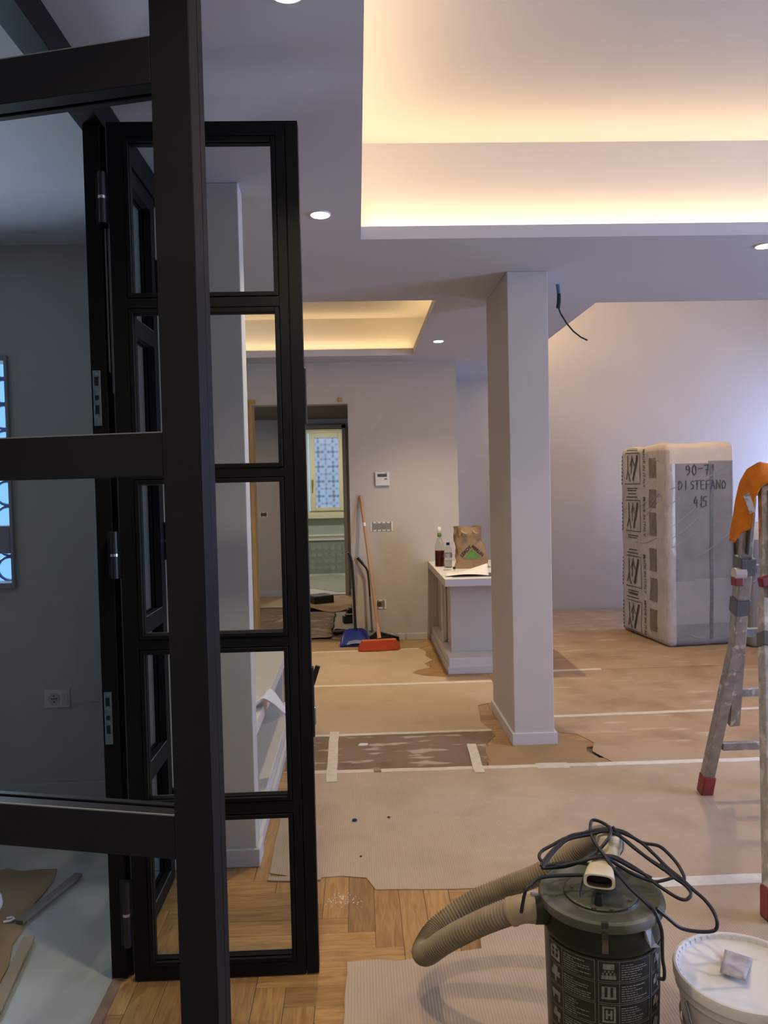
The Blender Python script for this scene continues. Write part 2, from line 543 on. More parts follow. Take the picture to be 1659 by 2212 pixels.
def cove(x0, x1, y0, y1, top, sides, back=0.14, name='cove_recess', power=1.0, col=WARM):
    """raised field over an opening: upright walls set back behind the lip, a lid, led strips on the lip"""
    bx0 = x0 - (back if 'l' in sides else 0)
    bx1 = x1 + (back if 'r' in sides else 0)
    by0 = y0 - (back if 'n' in sides else 0)
    by1 = y1 + (back if 'f' in sides else 0)
    z0 = CZ + ST
    mb = MB()
    mb.box(bx0 - 0.05, bx1 + 0.05, by0 - 0.05, by1 + 0.05, top, top + 0.05)
    if 'l' in sides:
        mb.box(bx0 - 0.05, bx0, by0 - 0.05, by1 + 0.05, z0, top)
    if 'r' in sides:
        mb.box(bx1, bx1 + 0.05, by0 - 0.05, by1 + 0.05, z0, top)
    if 'n' in sides:
        mb.box(bx0, bx1, by0 - 0.05, by0, z0, top)
    if 'f' in sides:
        mb.box(bx0, bx1, by1, by1 + 0.05, z0, top)
    o = struct(name, mb, COVE)
    s = 0.085
    for sd in sides:
        if sd in 'lr':
            lx = x0 - s if sd == 'l' else x1 + s
            area_light('led_strip_light', (lx, (y0 + y1) / 2, z0 + 0.012), (0, 0, 1), 0.012, y1 - y0, LED * power * (y1 - y0), col)
            obj('led_profile', MB().box(lx - 0.01, lx + 0.01, y0, y1, z0, z0 + 0.008), WHITE, o)
        else:
            ly = y0 - s if sd == 'n' else y1 + s
            area_light('led_strip_light', ((x0 + x1) / 2, ly, z0 + 0.012), (0, 0, 1), x1 - x0, 0.012, LED * power * (x1 - x0), col)
            obj('led_profile', MB().box(x0, x1, ly - 0.01, ly + 0.01, z0, z0 + 0.008), WHITE, o)
    return o


cove(*HOLES[0], 3.03, 'lrnf')
cove(*HOLES[1], 2.89, 'lrnf', power=0.42)
cove(*HOLES[2], 3.45, 'ln', power=3.9)

# walls of the living room
mb = MB()
wall_xz(mb, -1.6, 0.92, 7.08, 7.22, -0.1, CZ + ST, [(-0.96, -0.072, -0.2, 2.19)])
mb.box(0.14, 0.92, 7.22, 8.6, -0.1, CZ + ST)
wall_back = struct('wall_back', mb, WALL)
struct('wall_far', MB().box(0.92, 5.42, 8.5, 8.62, -0.1, 3.5), WALL)
mb = wall_yz(MB(), 5.3, 5.42, -1.6, 8.5, -0.1, 3.5, [(7.1, 8.2, 0.4, 2.4), (0.9, 2.6, 0.5, 2.4)])
wall_right = struct('wall_right', mb, WALL)
struct('wall_left', MB().box(-1.55, -1.45, 3.72, 7.08, -0.1, CZ + ST), WALL)
mb = wall_xz(MB(), -3.0, 5.3, -1.72, -1.6, -0.1, CZ + ST, [])
struct('wall_rear', mb, WALL)
# walls of the room to the left
mb = wall_xz(MB(), -3.0, -0.86, 3.6, 3.72, -0.1, CZ + ST, [(-2.6, -1.568, 0.99, 2.045)])
wall_side = struct('wall_side_room', mb, SIDEWALL)
struct('wall_side_left', MB().box(-3.12, -3.0, -1.72, 3.72, -0.1, CZ + ST), SIDEWALL)
struct('wall_partition', MB().box(-0.80, -0.70, -1.6, 1.055, -0.1, CZ), WALL)
struct('baseboard_side_room', MB().box(-3.0, -0.87, 3.586, 3.6, 0.0, 0.085), SIDEWALL, bevel=0.003)
# end pier behind the glazed screen and the short wall it belongs to
mb = MB().box(-0.86, -0.412, 2.90, 3.0, -0.01, CZ)
struct('wall_pier_side', MB().box(-0.86, -0.78, 3.0, 3.72, -0.01, CZ), WALL)
pier = struct('wall_pier', mb, WALL, bevel=0.003)
struct('baseboard_pier', MB().box(-0.86, -0.398, 2.886, 2.90, 0, 0.068).box(-0.412, -0.398, 2.90, 3.0, 0, 0.068), PLINTH, bevel=0.003)
# free-standing column
mb = MB().box(0.818, 1.036, 4.142, 4.80, -0.01, CZ)
struct('wall_column', mb, WALL, bevel=0.004)
mb = MB().box(0.804, 1.05, 4.128, 4.142, 0, 0.066).box(0.804, 0.818, 4.142, 4.80, 0, 0.066).box(1.036, 1.05, 4.142, 4.80, 0, 0.066)
struct('baseboard_column', mb, PLINTH, bevel=0.003)
# corridor and bathroom shell
mb = wall_xz(MB(), -2.6, 0.4, 10.15, 10.27, -0.1, 2.66, [(-0.96, -0.185, -0.2, 2.175)])
wall_corr = struct('wall_corridor', mb, WALL)
struct('wall_corridor_left', MB().box(-2.72, -2.6, 7.22, 10.27, -0.1, 2.4), WALL)
struct('wall_corridor_right', MB().box(0.0, 0.14, 7.22, 10.15, -0.1, 2.4), WALL)
struct('baseboard_corridor', MB().box(-2.6, -0.96, 10.135, 10.15, 0, 0.08).box(-0.185, 0.0, 10.135, 10.15, 0, 0.08), PLINTH)
mb = wall_xz(MB(), -2.0, 0.4, 12.8, 12.92, -0.1, 2.66, [(-0.86, -0.10, 0.965, 2.37)])
mb.box(-2.12, -2.0, 10.27, 12.92, -0.1, 2.66).box(0.4, 0.52, 10.27, 12.92, -0.1, 2.66)
wall_bath = struct('wall_bathroom', mb, SAGE)
# baseboard pieces of the back wall, with gaps between the lengths
for i, (a, b) in enumerate(((-0.06, 0.30), (0.335, 0.40), (0.42, 0.61))):
    struct('baseboard_back', MB().box(a, b, 7.066, 7.08, 0.0, 0.062), PLINTH, bevel=0.003)

# raw timber lining of the doorway
door1 = struct('door_1', MB().box(-0.96, -0.93, 7.05, 7.22, 0, 2.19), RAWWOOD)
obj('head_lining', MB().box(-0.93, -0.072, 7.08, 7.22, 2.168, 2.19), WALL, door1)
obj('wood_shim', MB().box(-0.97, -0.90, 7.06, 7.085, 2.185, 2.215), RAWWOOD, door1)
obj('wood_shim', MB().box(-0.15, -0.12, 7.06, 7.085, 2.185, 2.22), RAWWOOD, door1)
door2 = struct('door_2', MB().box(-0.185, -0.14, 10.10, 10.29, 0, 2.22).box(-1.0, -0.96, 10.10, 10.29, 0, 2.22).box(-1.0, -0.14, 10.10, 10.29, 2.175, 2.22), M('door_lining', (0.40, 0.33, 0.26), 0.6))

# parquet: herringbone oak, each plank its own piece where the card leaves it bare
SHEETS = {}


def inside(p, poly):
    x, y = p
    c = False
    n = len(poly)
    for i in range(n):
        x0, y0 = poly[i]
        x1, y1 = poly[(i + 1) % n]
        if (y0 > y) != (y1 > y) and x < (x1 - x0) * (y - y0) / (y1 - y0) + x0:
            c = not c
    return c


SHEETS['near'] = [(-0.067, 0.3), (-0.066, 1.4), (-0.070, 2.0), (-0.064, 2.276), (0.03, 2.283), (0.08, 2.27), (0.151, 2.281), (0.25, 2.30), (0.345, 2.315),
                  (0.352, 2.40), (0.38, 2.645), (0.8, 2.645), (3.2, 2.645), (3.2, 0.3)]
SHEETS['second'] = [(-0.357, 2.83), (-0.27, 2.80), (-0.165, 2.785), (-0.09, 2.79), (0.0, 2.77), (0.03, 2.685), (0.3, 2.668), (0.61, 2.668), (3.4, 2.66),
                    (3.4, 3.79), (1.2, 3.80), (-0.36, 3.825), (-0.362, 3.3)]
SHEETS['trodden'] = [(-0.40, 3.835), (0.615, 3.815), (0.66, 4.15), (0.74, 4.30), (0.735, 4.385), (-0.40, 4.39)]
SHEETS['column_foot'] = [(0.62, 3.812), (1.25, 3.803), (1.17, 4.0), (1.21, 4.12), (1.12, 4.25), (1.055, 4.32), (0.80, 4.11), (0.70, 4.16), (0.67, 4.13)]
SHEETS['middle'] = [(-0.42, 4.405), (0.735, 4.395), (0.70, 4.55), (0.72, 4.75), (0.735, 4.90), (0.90, 5.0), (0.93, 5.485), (-0.42, 5.49)]
SHEETS['torn'] = [(-0.46, 5.505), (0.93, 5.50), (0.93, 5.64), (0.60, 5.655), (0.45, 5.72), (0.378, 5.81), (0.43, 5.90), (0.53, 5.96), (0.50, 6.10), (0.575, 6.22),
                  (0.53, 6.40), (0.55, 6.55), (0.50, 6.665), (-0.46, 6.635)]
SHEETS['wallside'] = [(-0.46, 6.645), (0.50, 6.675), (0.60, 6.80), (0.55, 6.92), (0.60, 7.055), (-0.46, 7.07)]
SHEETS['right_a'] = [(1.26, 3.806), (3.4, 3.795), (3.4, 4.63), (1.06, 4.61), (1.06, 4.34), (1.20, 4.28), (1.25, 4.13), (1.20, 4.0)]
SHEETS['right_b'] = [(1.06, 4.62), (3.6, 4.64), (3.6, 5.74), (1.06, 5.73), (1.05, 4.9)]
SHEETS['right_c'] = [(1.45, 5.745), (5.1, 5.755), (5.1, 8.48), (1.0, 8.48), (1.45, 7.2), (1.45, 5.9)]

PW, PL = 0.0865, 0.519
ox, oy = 0.0235 - PW, 2.434
plank_me = MB().box(-PL / 2 + 0.0006, PL / 2 - 0.0006, -PW / 2 + 0.0006, PW / 2 - 0.0006, -0.010, 0.0).mesh('plank', OAK, bevel=0.0008, seg=1)
BARE = [(-0.745, 0.42, 1.0, 3.0), (-0.45, -0.30, 2.8, 4.9), (0.33, 0.70, 5.55, 7.07), (0.60, 0.86, 4.0, 5.2), (1.04, 1.28, 3.85, 4.4), (0.55, 1.0, 5.6, 5.8)]
cnt = 0
polys = list(SHEETS.values())
for k in range(-14, 15):
    for i in range(-60, 61):
        for kind in 'VH':
            bx, by = ox + i * PW + k * PL, oy - i * PW + k * PL
            if kind == 'V':
                x0, x1, y0, y1 = bx, bx + PW, by, by + PL
            else:
                x0, x1, y0, y1 = bx + PW - PL, bx + PW, by - PW, by
            if x1 < -0.70 or x0 > 1.3 or y1 < 1.0 or y0 > 7.08:
                continue
            bare = False
            for a in range(7):
                for c in range(3):
                    fx, fy = (a / 6, c / 2) if kind == 'H' else (c / 2, a / 6)
                    p = (x0 + (x1 - x0) * fx, y0 + (y1 - y0) * fy)
                    if any(r[0] < p[0] < r[1] and r[2] < p[1] < r[3] for r in BARE) and not any(inside(p, q) for q in polys):
                        bare = True
            if not bare:
                continue
            if x0 < -0.745:
                if x1 < -0.735:
                    continue
                cl = MB()
                if kind == 'H':
                    cl.box((x0 + x1) / 2 * 0 + (-0.745 - (x0 + x1) / 2), PL / 2 - 0.0006, -PW / 2 + 0.0006, PW / 2 - 0.0006, -0.010, 0.0)
                else:
                    cl.box(-PL / 2 + 0.0006, PL / 2 - 0.0006, -PW / 2 + 0.0006, (x0 + x1) / 2 + 0.745, -0.010, 0.0)
                put('plank', cl.mesh('plank', OAK, bevel=0.0008, seg=1), floor, ((x0 + x1) / 2, (y0 + y1) / 2, 0), (0, 0, PI / 2 if kind == 'V' else 0))
                cnt += 1
                continue
            put('plank', plank_me, floor, ((x0 + x1) / 2, (y0 + y1) / 2, 0), (0, 0, PI / 2 if kind == 'V' else 0))
            cnt += 1
struct('trim_1', MB().box(-0.745, -0.715, 1.055, 2.9, -0.01, 0.004), M('threshold_wood', (0.25, 0.15, 0.09), 0.5, c2=(0.19, 0.11, 0.06), scale=20))

# bathroom floor tiles laid on the diagonal, embossed wall tiles, dado
tile_me = MB().box(-0.298, 0.298, -0.298, 0.298, -0.006, 0.0).mesh('floor_tile', BATHT, bevel=0.002, seg=1)
for i in range(-3, 4):
    for j in range(-3, 4):
        c, s = math.cos(math.radians(38)), math.sin(math.radians(38))
        x, y = -0.60 + (i * c - j * s) * 0.602, 11.35 + (i * s + j * c) * 0.602
        if -1.55 < x < 0.0 and 10.7 < y < 12.4:
            put('floor_tile', tile_me, bath_floor, (x, y, 0), (0, 0, math.radians(38)))
mb = MB()
mb.box(-0.0525, 0.0525, 0, 0.006, -0.0525, 0.0525)
for r, w in ((0.048, 0.008), (0.022, 0.008)):
    pts = [(r, 0), (0, r), (-r, 0), (0, -r)]
    for q in range(4):
        a, b = pts[q], pts[(q + 1) % 4]
        mb.bar((a[0], -0.003, a[1]), (b[0], -0.003, b[1]), w, 0.008, (0, 1, 0))
wt_me = mb.mesh('wall_tile', M('sage_tile', (0.38, 0.44, 0.40), 0.22))
for i in range(16):
    for j in range(5):
        put('wall_tile', wt_me, wall_bath, (-1.55 + i * 0.1065, 12.793, 0.052 + j * 0.1065))
obj('dado_rail', MB().box(-2.0, 0.4, 12.765, 12.80, 0.54, 0.575).box(-2.0, 0.4, 12.775, 12.80, 0.58, 0.605).box(-2.0, 0.4, 12.76, 12.80, 0.608, 0.64), DADO, wall_bath, bevel=0.004)

# bathroom window; frosted pane glows with daylight and grille shadow painted in
win1 = struct('window_1', MB().box(-0.86, -0.795, 12.74, 12.84, 0.965, 2.37).box(-0.165, -0.10, 12.74, 12.84, 0.965, 2.37)
              .box(-0.795, -0.165, 12.74, 12.84, 0.965, 1.03).box(-0.795, -0.165, 12.74, 12.84, 2.30, 2.37), CREAM, bevel=0.004)
obj('window_sill', MB().box(-0.90, -0.06, 12.70, 12.80, 0.905, 0.965), CREAM, win1, bevel=0.004)
obj('window_head', MB().box(-0.90, -0.06, 12.70, 12.80, 2.34, 2.40), CREAM, win1, bevel=0.004)
sash = obj('sash', MB().box(-0.775, -0.68, 12.715, 12.775, 1.03, 2.30).box(-0.30, -0.19, 12.715, 12.775, 1.03, 2.30)
           .box(-0.68, -0.30, 12.715, 12.775, 1.03, 1.085).box(-0.68, -0.30, 12.715, 12.775, 2.215, 2.30), CREAM, win1, bevel=0.004)
obj('window_handle', MB().box(-0.742, -0.712, 12.700, 12.716, 1.44, 1.54).tube([(-0.727, 12.70, 1.52), (-0.727, 12.66, 1.52), (-0.727, 12.66, 1.38)], 0.012, 8),
    M('brass', (0.70, 0.52, 0.18), 0.3, 1.0), sash)


def frosted_pane():
    m, nt, b = nodes('frosted_glow_grille_shade')
    tc = N(nt, 'ShaderNodeTexCoord')
    sep = N(nt, 'ShaderNodeSeparateXYZ')
    nt.links.new(tc.outputs['Object'], sep.inputs[0])

    def math_(op, a, bb=None):
        n = N(nt, 'ShaderNodeMath', operation=op)
        for k, q in enumerate((a, bb)):
            if q is None:
                continue
            if isinstance(q, (int, float)):
                n.inputs[k].default_value = q
            else:
                nt.links.new(q, n.inputs[k])
        return n.outputs[0]

    def gauss(q, mu, sg):
        d = math_('DIVIDE', math_('SUBTRACT', q, mu), sg)
        return math_('EXPONENT', math_('MULTIPLY', math_('MULTIPLY', d, d), -1.0))

    def cell(q, off):
        return math_('SUBTRACT', math_('FRACT', math_('ADD', math_('DIVIDE', q, 0.240), off)), 0.5)
    grille_shade = None  # blurred crosses: shadow of an unbuilt grille painted into the glow
    for off, wgt in ((0.12, 0.9), (0.62, 0.55)):
        x, z = cell(sep.outputs[0], off), cell(sep.outputs[2], off * 1.0 + 0.1)
        terms = [math_('MULTIPLY', gauss(x, 0, 0.075), gauss(z, 0, 0.26)), math_('MULTIPLY', gauss(z, 0, 0.075), gauss(x, 0, 0.26))]
        for dx, dz in ((0.3, 0), (-0.3, 0), (0, 0.3), (0, -0.3)):
            terms.append(math_('MULTIPLY', gauss(x, dx, 0.10), gauss(z, dz, 0.10)))
        t = terms[0]
        for q in terms[1:]:
            t = math_('ADD', t, q)
        t = math_('MULTIPLY', t, wgt)
        grille_shade = t if grille_shade is None else math_('ADD', grille_shade, t)
    grille_shade = math_('MULTIPLY', grille_shade, 0.55)
    nz = N(nt, 'ShaderNodeTexNoise', Scale=5.0, Detail=2.0)
    nt.links.new(tc.outputs['Object'], nz.inputs['Vector'])
    grille_shade = math_('ADD', grille_shade, math_('MULTIPLY', nz.outputs[0], 0.40))
    rp = N(nt, 'ShaderNodeValToRGB')
    rp.color_ramp.elements[0].position = 0.18
    rp.color_ramp.elements[0].color = rgb((0.30, 0.44, 0.74))
    rp.color_ramp.elements[1].position = 0.80
    rp.color_ramp.elements[1].color = rgb((0.025, 0.05, 0.15))
    nt.links.new(grille_shade, rp.inputs[0])
    nt.links.new(rp.outputs[0], b.inputs['Emission Color'])
    b.inputs['Emission Strength'].default_value = 0.55
    b.inputs['Base Color'].default_value = rgb((0.2, 0.25, 0.3))
    b.inputs['Roughness'].default_value = 0.3
    return m


obj('pane', MB().box(-0.68, -0.30, 12.74, 12.75, 1.085, 2.215), frosted_pane(), sash)
cl_ = thing('added_fill_lamp', 'added round fill lamp of the corridor, unseen behind the door wall', 'lamp', (-1.3, 8.6, 2.30))  # unseen lamp added to warm the dim corridor
obj('fill_lamp_shade', MB().lathe([(0.10, -0.05), (0.11, -0.02), (0.11, 0.0)], n=20), emit('corridor_fill_glow', (1.0, 0.75, 0.45), 3.0), cl_, smooth=40)
area_light('corridor_fill_light', (-1.3, 8.6, 2.23), (0, 0, -1), 0.2, 0.2, 9.0, (1.0, 0.68, 0.40))
bl = thing('added_fill_lamp', 'added round fill lamp inside the far bathroom, out of view', 'lamp', (-0.6, 11.4, 2.6))  # unseen lamp added to brighten the bathroom
obj('fill_lamp_shade', MB().lathe([(0.14, -0.07), (0.15, -0.03), (0.15, 0.0)], n=24), emit('bathroom_fill_glow', (1.0, 0.93, 0.72), 6.0), bl, smooth=40)
obj('fill_lamp_base', MB().lathe([(0.155, -0.012), (0.155, 0.0)], n=24), WHITE, bl)
area_light('bathroom_fill_light', (-0.6, 11.4, 2.50), (0, 0, -1), 0.28, 0.28, 17, (1.0, 0.92, 0.74))

# side-room window with a scrolled iron grille
win2 = struct('window_2', MB().box(-1.582, -1.568, 3.58, 3.68, 0.99, 2.045).box(-2.6, -2.56, 3.58, 3.68, 0.99, 2.045)
              .box(-2.56, -1.582, 3.58, 3.68, 0.99, 1.015).box(-2.56, -1.582, 3.58, 3.68, 2.02, 2.045).box(-2.56, -1.582, 3.58, 3.68, 1.15, 1.275),
              M('grey_window_frame', (0.30, 0.31, 0.34), 0.5), bevel=0.003)
obj('pane', MB().box(-2.56, -1.582, 3.63, 3.636, 1.275, 2.02), WGLASS, win2)
obj('pane', MB().box(-2.56, -1.582, 3.63, 3.636, 1.015, 1.15), WGLASS, win2)
gm = M('blue_grey_iron', (0.13, 0.20, 0.36), 0.5)
grille = thing('window_grille', 'iron grille of rings outside the window of the side room', 'grille', (-2.08, 3.70, 1.0))
ring_me = MB().tube([(0.055 * math.cos(t * PI / 8), 0, 0.055 * math.sin(t * PI / 8)) for t in range(16)], 0.007, 6, closed=True).mesh('grille_ring', gm, smooth=60)
for i in range(8):
    for j in range(9):
        put('grille_ring', ring_me, grille, (0.44 - i * 0.125, 0.0, 0.07 + j * 0.118))
for i in range(9):
    x = 0.50 - i * 0.125
    obj('grille_bar', MB().tube([(x, 0.0, 0.0), (x, 0.0, 1.045)], 0.006, 6), gm, grille)

# ------------------------------------------------------------------ glazed steel doors
EDGE_STRIP = M('pale_edge_strip', (0.17, 0.165, 0.155), 0.7)  # thin pale strip along the lower edge of each pane
RAILS = [(0.005, 0.057), (0.467, 0.530), (0.952, 1.008), (1.438, 1.492), (1.919, 1.975), (2.394, 2.449)]


def leaf(name, label, loc, rz, W, s, hinge_w, free_w, cover=False, hinges=True):
    t = thing(name, label, 'door', loc, rz)
    z0, z1 = RAILS[0][0], RAILS[-1][1]
    yb0, yb1 = (0.0, -0.024 * s)             # flat side slab
    yf0, yf1 = (0.0, 0.015 * s)              # bead side layer

    def lay(mb, x0, x1, za, zb, ya, yb):
        mb.box(x0, x1, min(ya, yb), max(ya, yb), za, zb)
    g = 0.0022
    bw = 0.012
    # hinge stile
    mb = MB()
    lay(mb, 0, hinge_w, z0, z1, yb0, yb1)
    lay(mb, 0, hinge_w - bw - g, z0, z1, yf0, yf1)
    obj('stile', mb, BLACK, t, bevel=0.0012)
    mb = MB()
    lay(mb, W - free_w, W, z0, z1, yb0, yb1)
    if cover:
        lay(mb, W - free_w + bw + g, W - 0.037, z0, z1, yf0, yf1)
        lay(mb, W - 0.0345, W, z0, z1, yf0, yf1)
        lay(mb, W - 0.0345, W - 0.037, z1 - 0.02, z1, yf0, yf1)
    else:
        lay(mb, W - free_w + bw + g, W, z0, z1, yf0, yf1)
    obj('stile', mb, BLACK, t, bevel=0.0012)
    for i, (a, b) in enumerate(RAILS):
        mb = MB()
        lay(mb, hinge_w, W - free_w, a, b, yb0, yb1)
        lo = a if i == 0 else a + bw + g
        hi = b if i == 5 else b - bw - g
        lay(mb, hinge_w - bw - g, W - free_w + bw + g, lo, hi, yf0, yf1)
        obj('rail', mb, BLACK, t, bevel=0.0012)
    for i in range(5):
        a, b = RAILS[i][1], RAILS[i + 1][0]
        pane = obj('pane', MB().box(hinge_w - 0.008, W - free_w + 0.008, min(0, 0.006 * s), max(0, 0.006 * s), a - 0.008, b + 0.008), GLASSM, t)
        obj('edge_strip', MB().box(hinge_w, W - free_w, min(-0.0238 * s, -0.0215 * s), max(-0.0238 * s, -0.0215 * s), a, a + 0.0014), EDGE_STRIP, pane)
        mb = MB()
        y_a, y_b = 0.0065 * s, 0.0175 * s
        xa, xb = hinge_w, W - free_w
        lay(mb, xa - bw, xa, a - bw, b + bw, y_a, y_b)
        lay(mb, xb, xb + bw, a - bw, b + bw, y_a, y_b)
        lay(mb, xa, xb, a - bw, a, y_a, y_b)
        lay(mb, xa, xb, b, b + bw, y_a, y_b)
        obj('glazing_bead', mb, BLACK, pane, bevel=0.001, seg=1)
    return t


leafA = leaf('glazed_door_leaf', 'nearest black steel door leaf with large glass panes, cut by the picture edge', (-0.703, 1.118, 0), math.radians(-14.0), 0.534, 1, 0.055, 0.052)
leafB = leaf('glazed_door_leaf', 'open black steel door leaf of five stacked panes standing beside the oak floor', (-0.676, 2.240, 0), 0.0, 0.531, -1, 0.057, 0.077, cover=True)
leafC = leaf('glazed_screen_panel', 'narrow black steel glazed panel seen edge-on behind the open door leaf', (-0.722, 2.30, 0), PI / 2, 0.52, 1, 0.055, 0.055)


def hinge(parent, x, y, za, zb, r=0.0105):
    h = obj('hinge', MB().tube([(x, y, za), (x, y, zb)], r, 10).box(x - 0.02, x + 0.016, y + 0.006, y + 0.013, za, zb), BLACKP, parent, smooth=40)
    m = (za + zb) / 2
    obj('hinge_collar', MB().tube([(x, y, m - 0.004), (x, y, m + 0.004)], r * 1.12, 10), CHROME, h, smooth=40)
    return h


for za, zb in ((2.169, 2.309), (1.174, 1.307), (0.11, 0.30)):
    hinge(leafB, -0.0155, -0.020, za, zb)
for za, zb in ((1.17, 1.305), (2.10, 2.24), (0.2, 0.33)):
    hinge(leafC, 0.53, -0.030, za, zb, 0.009)
# flush bolts on the free edge of the open leaf
la = obj('lever', MB().bar((0.532, 0.0, 0.85), (0.55, -0.01, 0.905), 0.014, 0.008).box(0.531, 0.537, -0.016, 0.012, 0.70, 0.90), BLACKP, leafB, bevel=0.001)
obj('latch', MB().box(0.531, 0.541, -0.012, 0.008, 0.735, 0.785), STEELG, leafB, bevel=0.002)
obj('latch', MB().box(0.531, 0.537, -0.012, 0.010, 1.60, 1.76), BLACKP, leafB, bevel=0.002)

frame = thing('steel_door_frame', 'black steel post and overhead beam that carry the glazed doors', 'door frame', (-0.722, 2.262, 0))
O = (-0.722, 2.262, 0)
obj('jamb_post', MB(O).box(-0.748, -0.703, 2.244, 2.290, 0.0, 2.452), BLACK, frame, bevel=0.0015)
obj('jamb_stop', MB(O).box(-0.703, -0.690, 2.262, 2.290, 0.0, 2.452), BLACK, frame)
obj('pale_strip', MB(O).box(-0.700, -0.6955, 2.256, 2.262, 1.76, 2.165), M('pale_strip_beige', (0.42, 0.40, 0.35), 0.6), frame)  # narrow pale strips in the hinge gap, upper length only
obj('pale_strip', MB(O).box(-0.691, -0.686, 2.255, 2.262, 1.70, 2.165), M('pale_strip_grey', (0.34, 0.33, 0.31), 0.6), frame)
obj('head_beam', MB(O).box(-0.762, -0.692, 1.055, 2.90, 2.452, CZ), BLACK, frame, bevel=0.0015)
obj('near_post', MB(O).box(-0.772, -0.712, 1.055, 1.098, 0.0, 2.452), BLACK, frame, bevel=0.0015)
for za, zb in ((1.607, 1.764), (0.693, 0.845)):
    sp = obj('strike_plate', MB(O).box(-0.742, -0.720, 2.2405, 2.244, za, zb), ZINC, frame, bevel=0.0012)
    zm = (za + zb) / 2
    mb = MB(O)
    for (a, b) in ((0.035, 0.06), (-0.005, 0.008), (-0.045, -0.02)):
        mb.box(-0.737, -0.726, 2.2395, 2.2407, zm + a, zm + b)
    obj('keyway', mb, BLACKP, sp)
    for dz in (-0.066, 0.068):
        obj('screw', MB(O).tube([(-0.731, 2.2406, zm + dz), (-0.731, 2.239, zm + dz)], 0.004, 8), CHROME, sp)

# ------------------------------------------------------------------ card sheets and tape on the floor


def ragged(poly, amp, step=0.05, seed=0):
    rnd = random.Random(seed)
    out = []
    n = len(poly)
    for i in range(n):
        a, b = Vector(poly[i]), Vector(poly[(i + 1) % n])
        L = (b - a).length
        k = max(1, min(40, int(L / step)))
        nrm = Vector((-(b - a).y, (b - a).x)) / max(L, 1e-6)
        for q in range(k):
            p = a + (b - a) * (q / k)
            if q:
                p = p + nrm * rnd.uniform(-amp, amp)
            out.append((p.x, p.y))
    return out


SH = [('near', CARD, 0.003, 'corrugated card sheet under the vacuum cleaner and white bucket', 0.0030),
      ('second', CARD, 0.002, 'wide corrugated card sheet in front of the column', 0.0034),
      ('trodden', CARDD, 0.003, 'dark trodden card strip with pale paint spots, left of the column foot', 0.0022),
      ('column_foot', CARDB, 0.008, 'brown card patch torn around the front of the column foot', 0.0026),
      ('middle', CARDY, 0.002, 'smooth tan card sheet behind the dark trodden strip', 0.0038),
      ('torn', CARDY, 0.005, 'tan card sheet torn open beside the low white counter', 0.0032),
      ('wallside', CARDB, 0.003, 'brown card strip under the broom along the back wall', 0.0026),
      ('right_a', CARDO, 0.003, 'worn card sheet under the far ladder leg, right of the column', 0.0028),
      ('right_b', CARDO, 0.002, 'worn card sheet between ladder and wrapped mattress', 0.0030),
      ('right_c', CARDO, 0.002, 'worn card sheet under the wrapped mattress', 0.0026)]
for i, (k, mt, amp, lab, h) in enumerate(SH):
    o = obj('card_sheet', MB().prism(ragged(SHEETS[k], amp, 0.05, i), 0.0002, h), mt)
    tag(o, lab, 'cardboard', 'card sheets protecting the floor')


def tape(a, b, w, label, mt=TAPE, z=0.0042, seed=1):
    rnd = random.Random(seed)
    a, b = Vector(a), Vector(b)
    d = (b - a)
    L = d.length
    d.normalize()
    n = Vector((-d.y, d.x))
    k = max(4, int(L / 0.08))
    top, bot = [], []
    for q in range(k + 1):
        p = a + d * L * q / k
        wob = rnd.uniform(-0.0025, 0.0025)
        top.append(tuple(p + n * (w / 2 + wob)))
        bot.append(tuple(p - n * (w / 2 - wob)))
    o = obj('tape_strip', MB().prism(bot + top[::-1], z - 0.0022, z), mt)
    tag(o, label, 'tape', 'tape strips on the card')
    return o


tape((-0.36, 3.828), (1.2, 3.806), 0.042, 'long pale tape strip running past the front of the column foot', TAPE, 0.0046)
tape((1.16, 3.804), (3.3, 3.79), 0.046, 'white tape strip running behind the near ladder foot to the right', TAPEW, 0.0050)
tape((0.86, 3.81), (1.02, 3.806), 0.072, 'short wide tape patch in front of the column', TAPE, 0.0052)
tape((-0.40, 4.392), (0.735, 4.398), 0.036, 'tape strip along the back of the dark trodden card', TAPE, 0.0048)
tape((-0.42, 5.495), (0.93, 5.492), 0.05, 'tape strip between column and white counter, left of the column', TAPE, 0.0048)
tape((-0.45, 6.64), (0.50, 6.668), 0.034, 'tape strip in front of the broom head', TAPE, 0.0048)
tape((1.40, 5.74), (1.80, 5.752), 0.05, 'short tape strip farthest right of the column', TAPE, 0.0046)
tape((1.06, 4.612), (2.70, 4.655), 0.042, 'tape strip level with the back of the column, crossing behind the ladder', TAPE, 0.0046)
tape((0.80, 2.655), (3.2, 2.655), 0.065, 'broad white tape strip behind the vacuum cord', TAPEW, 0.0050)
tape((-0.158, 3.69), (-0.167, 4.45), 0.052, 'cross strip of tape at the left end of the trodden card', TAPE, 0.0066)
tape((0.565, 3.745), (0.585, 4.165), 0.05, 'cross strip of tape at the right end of the trodden card', TAPE, 0.0066)

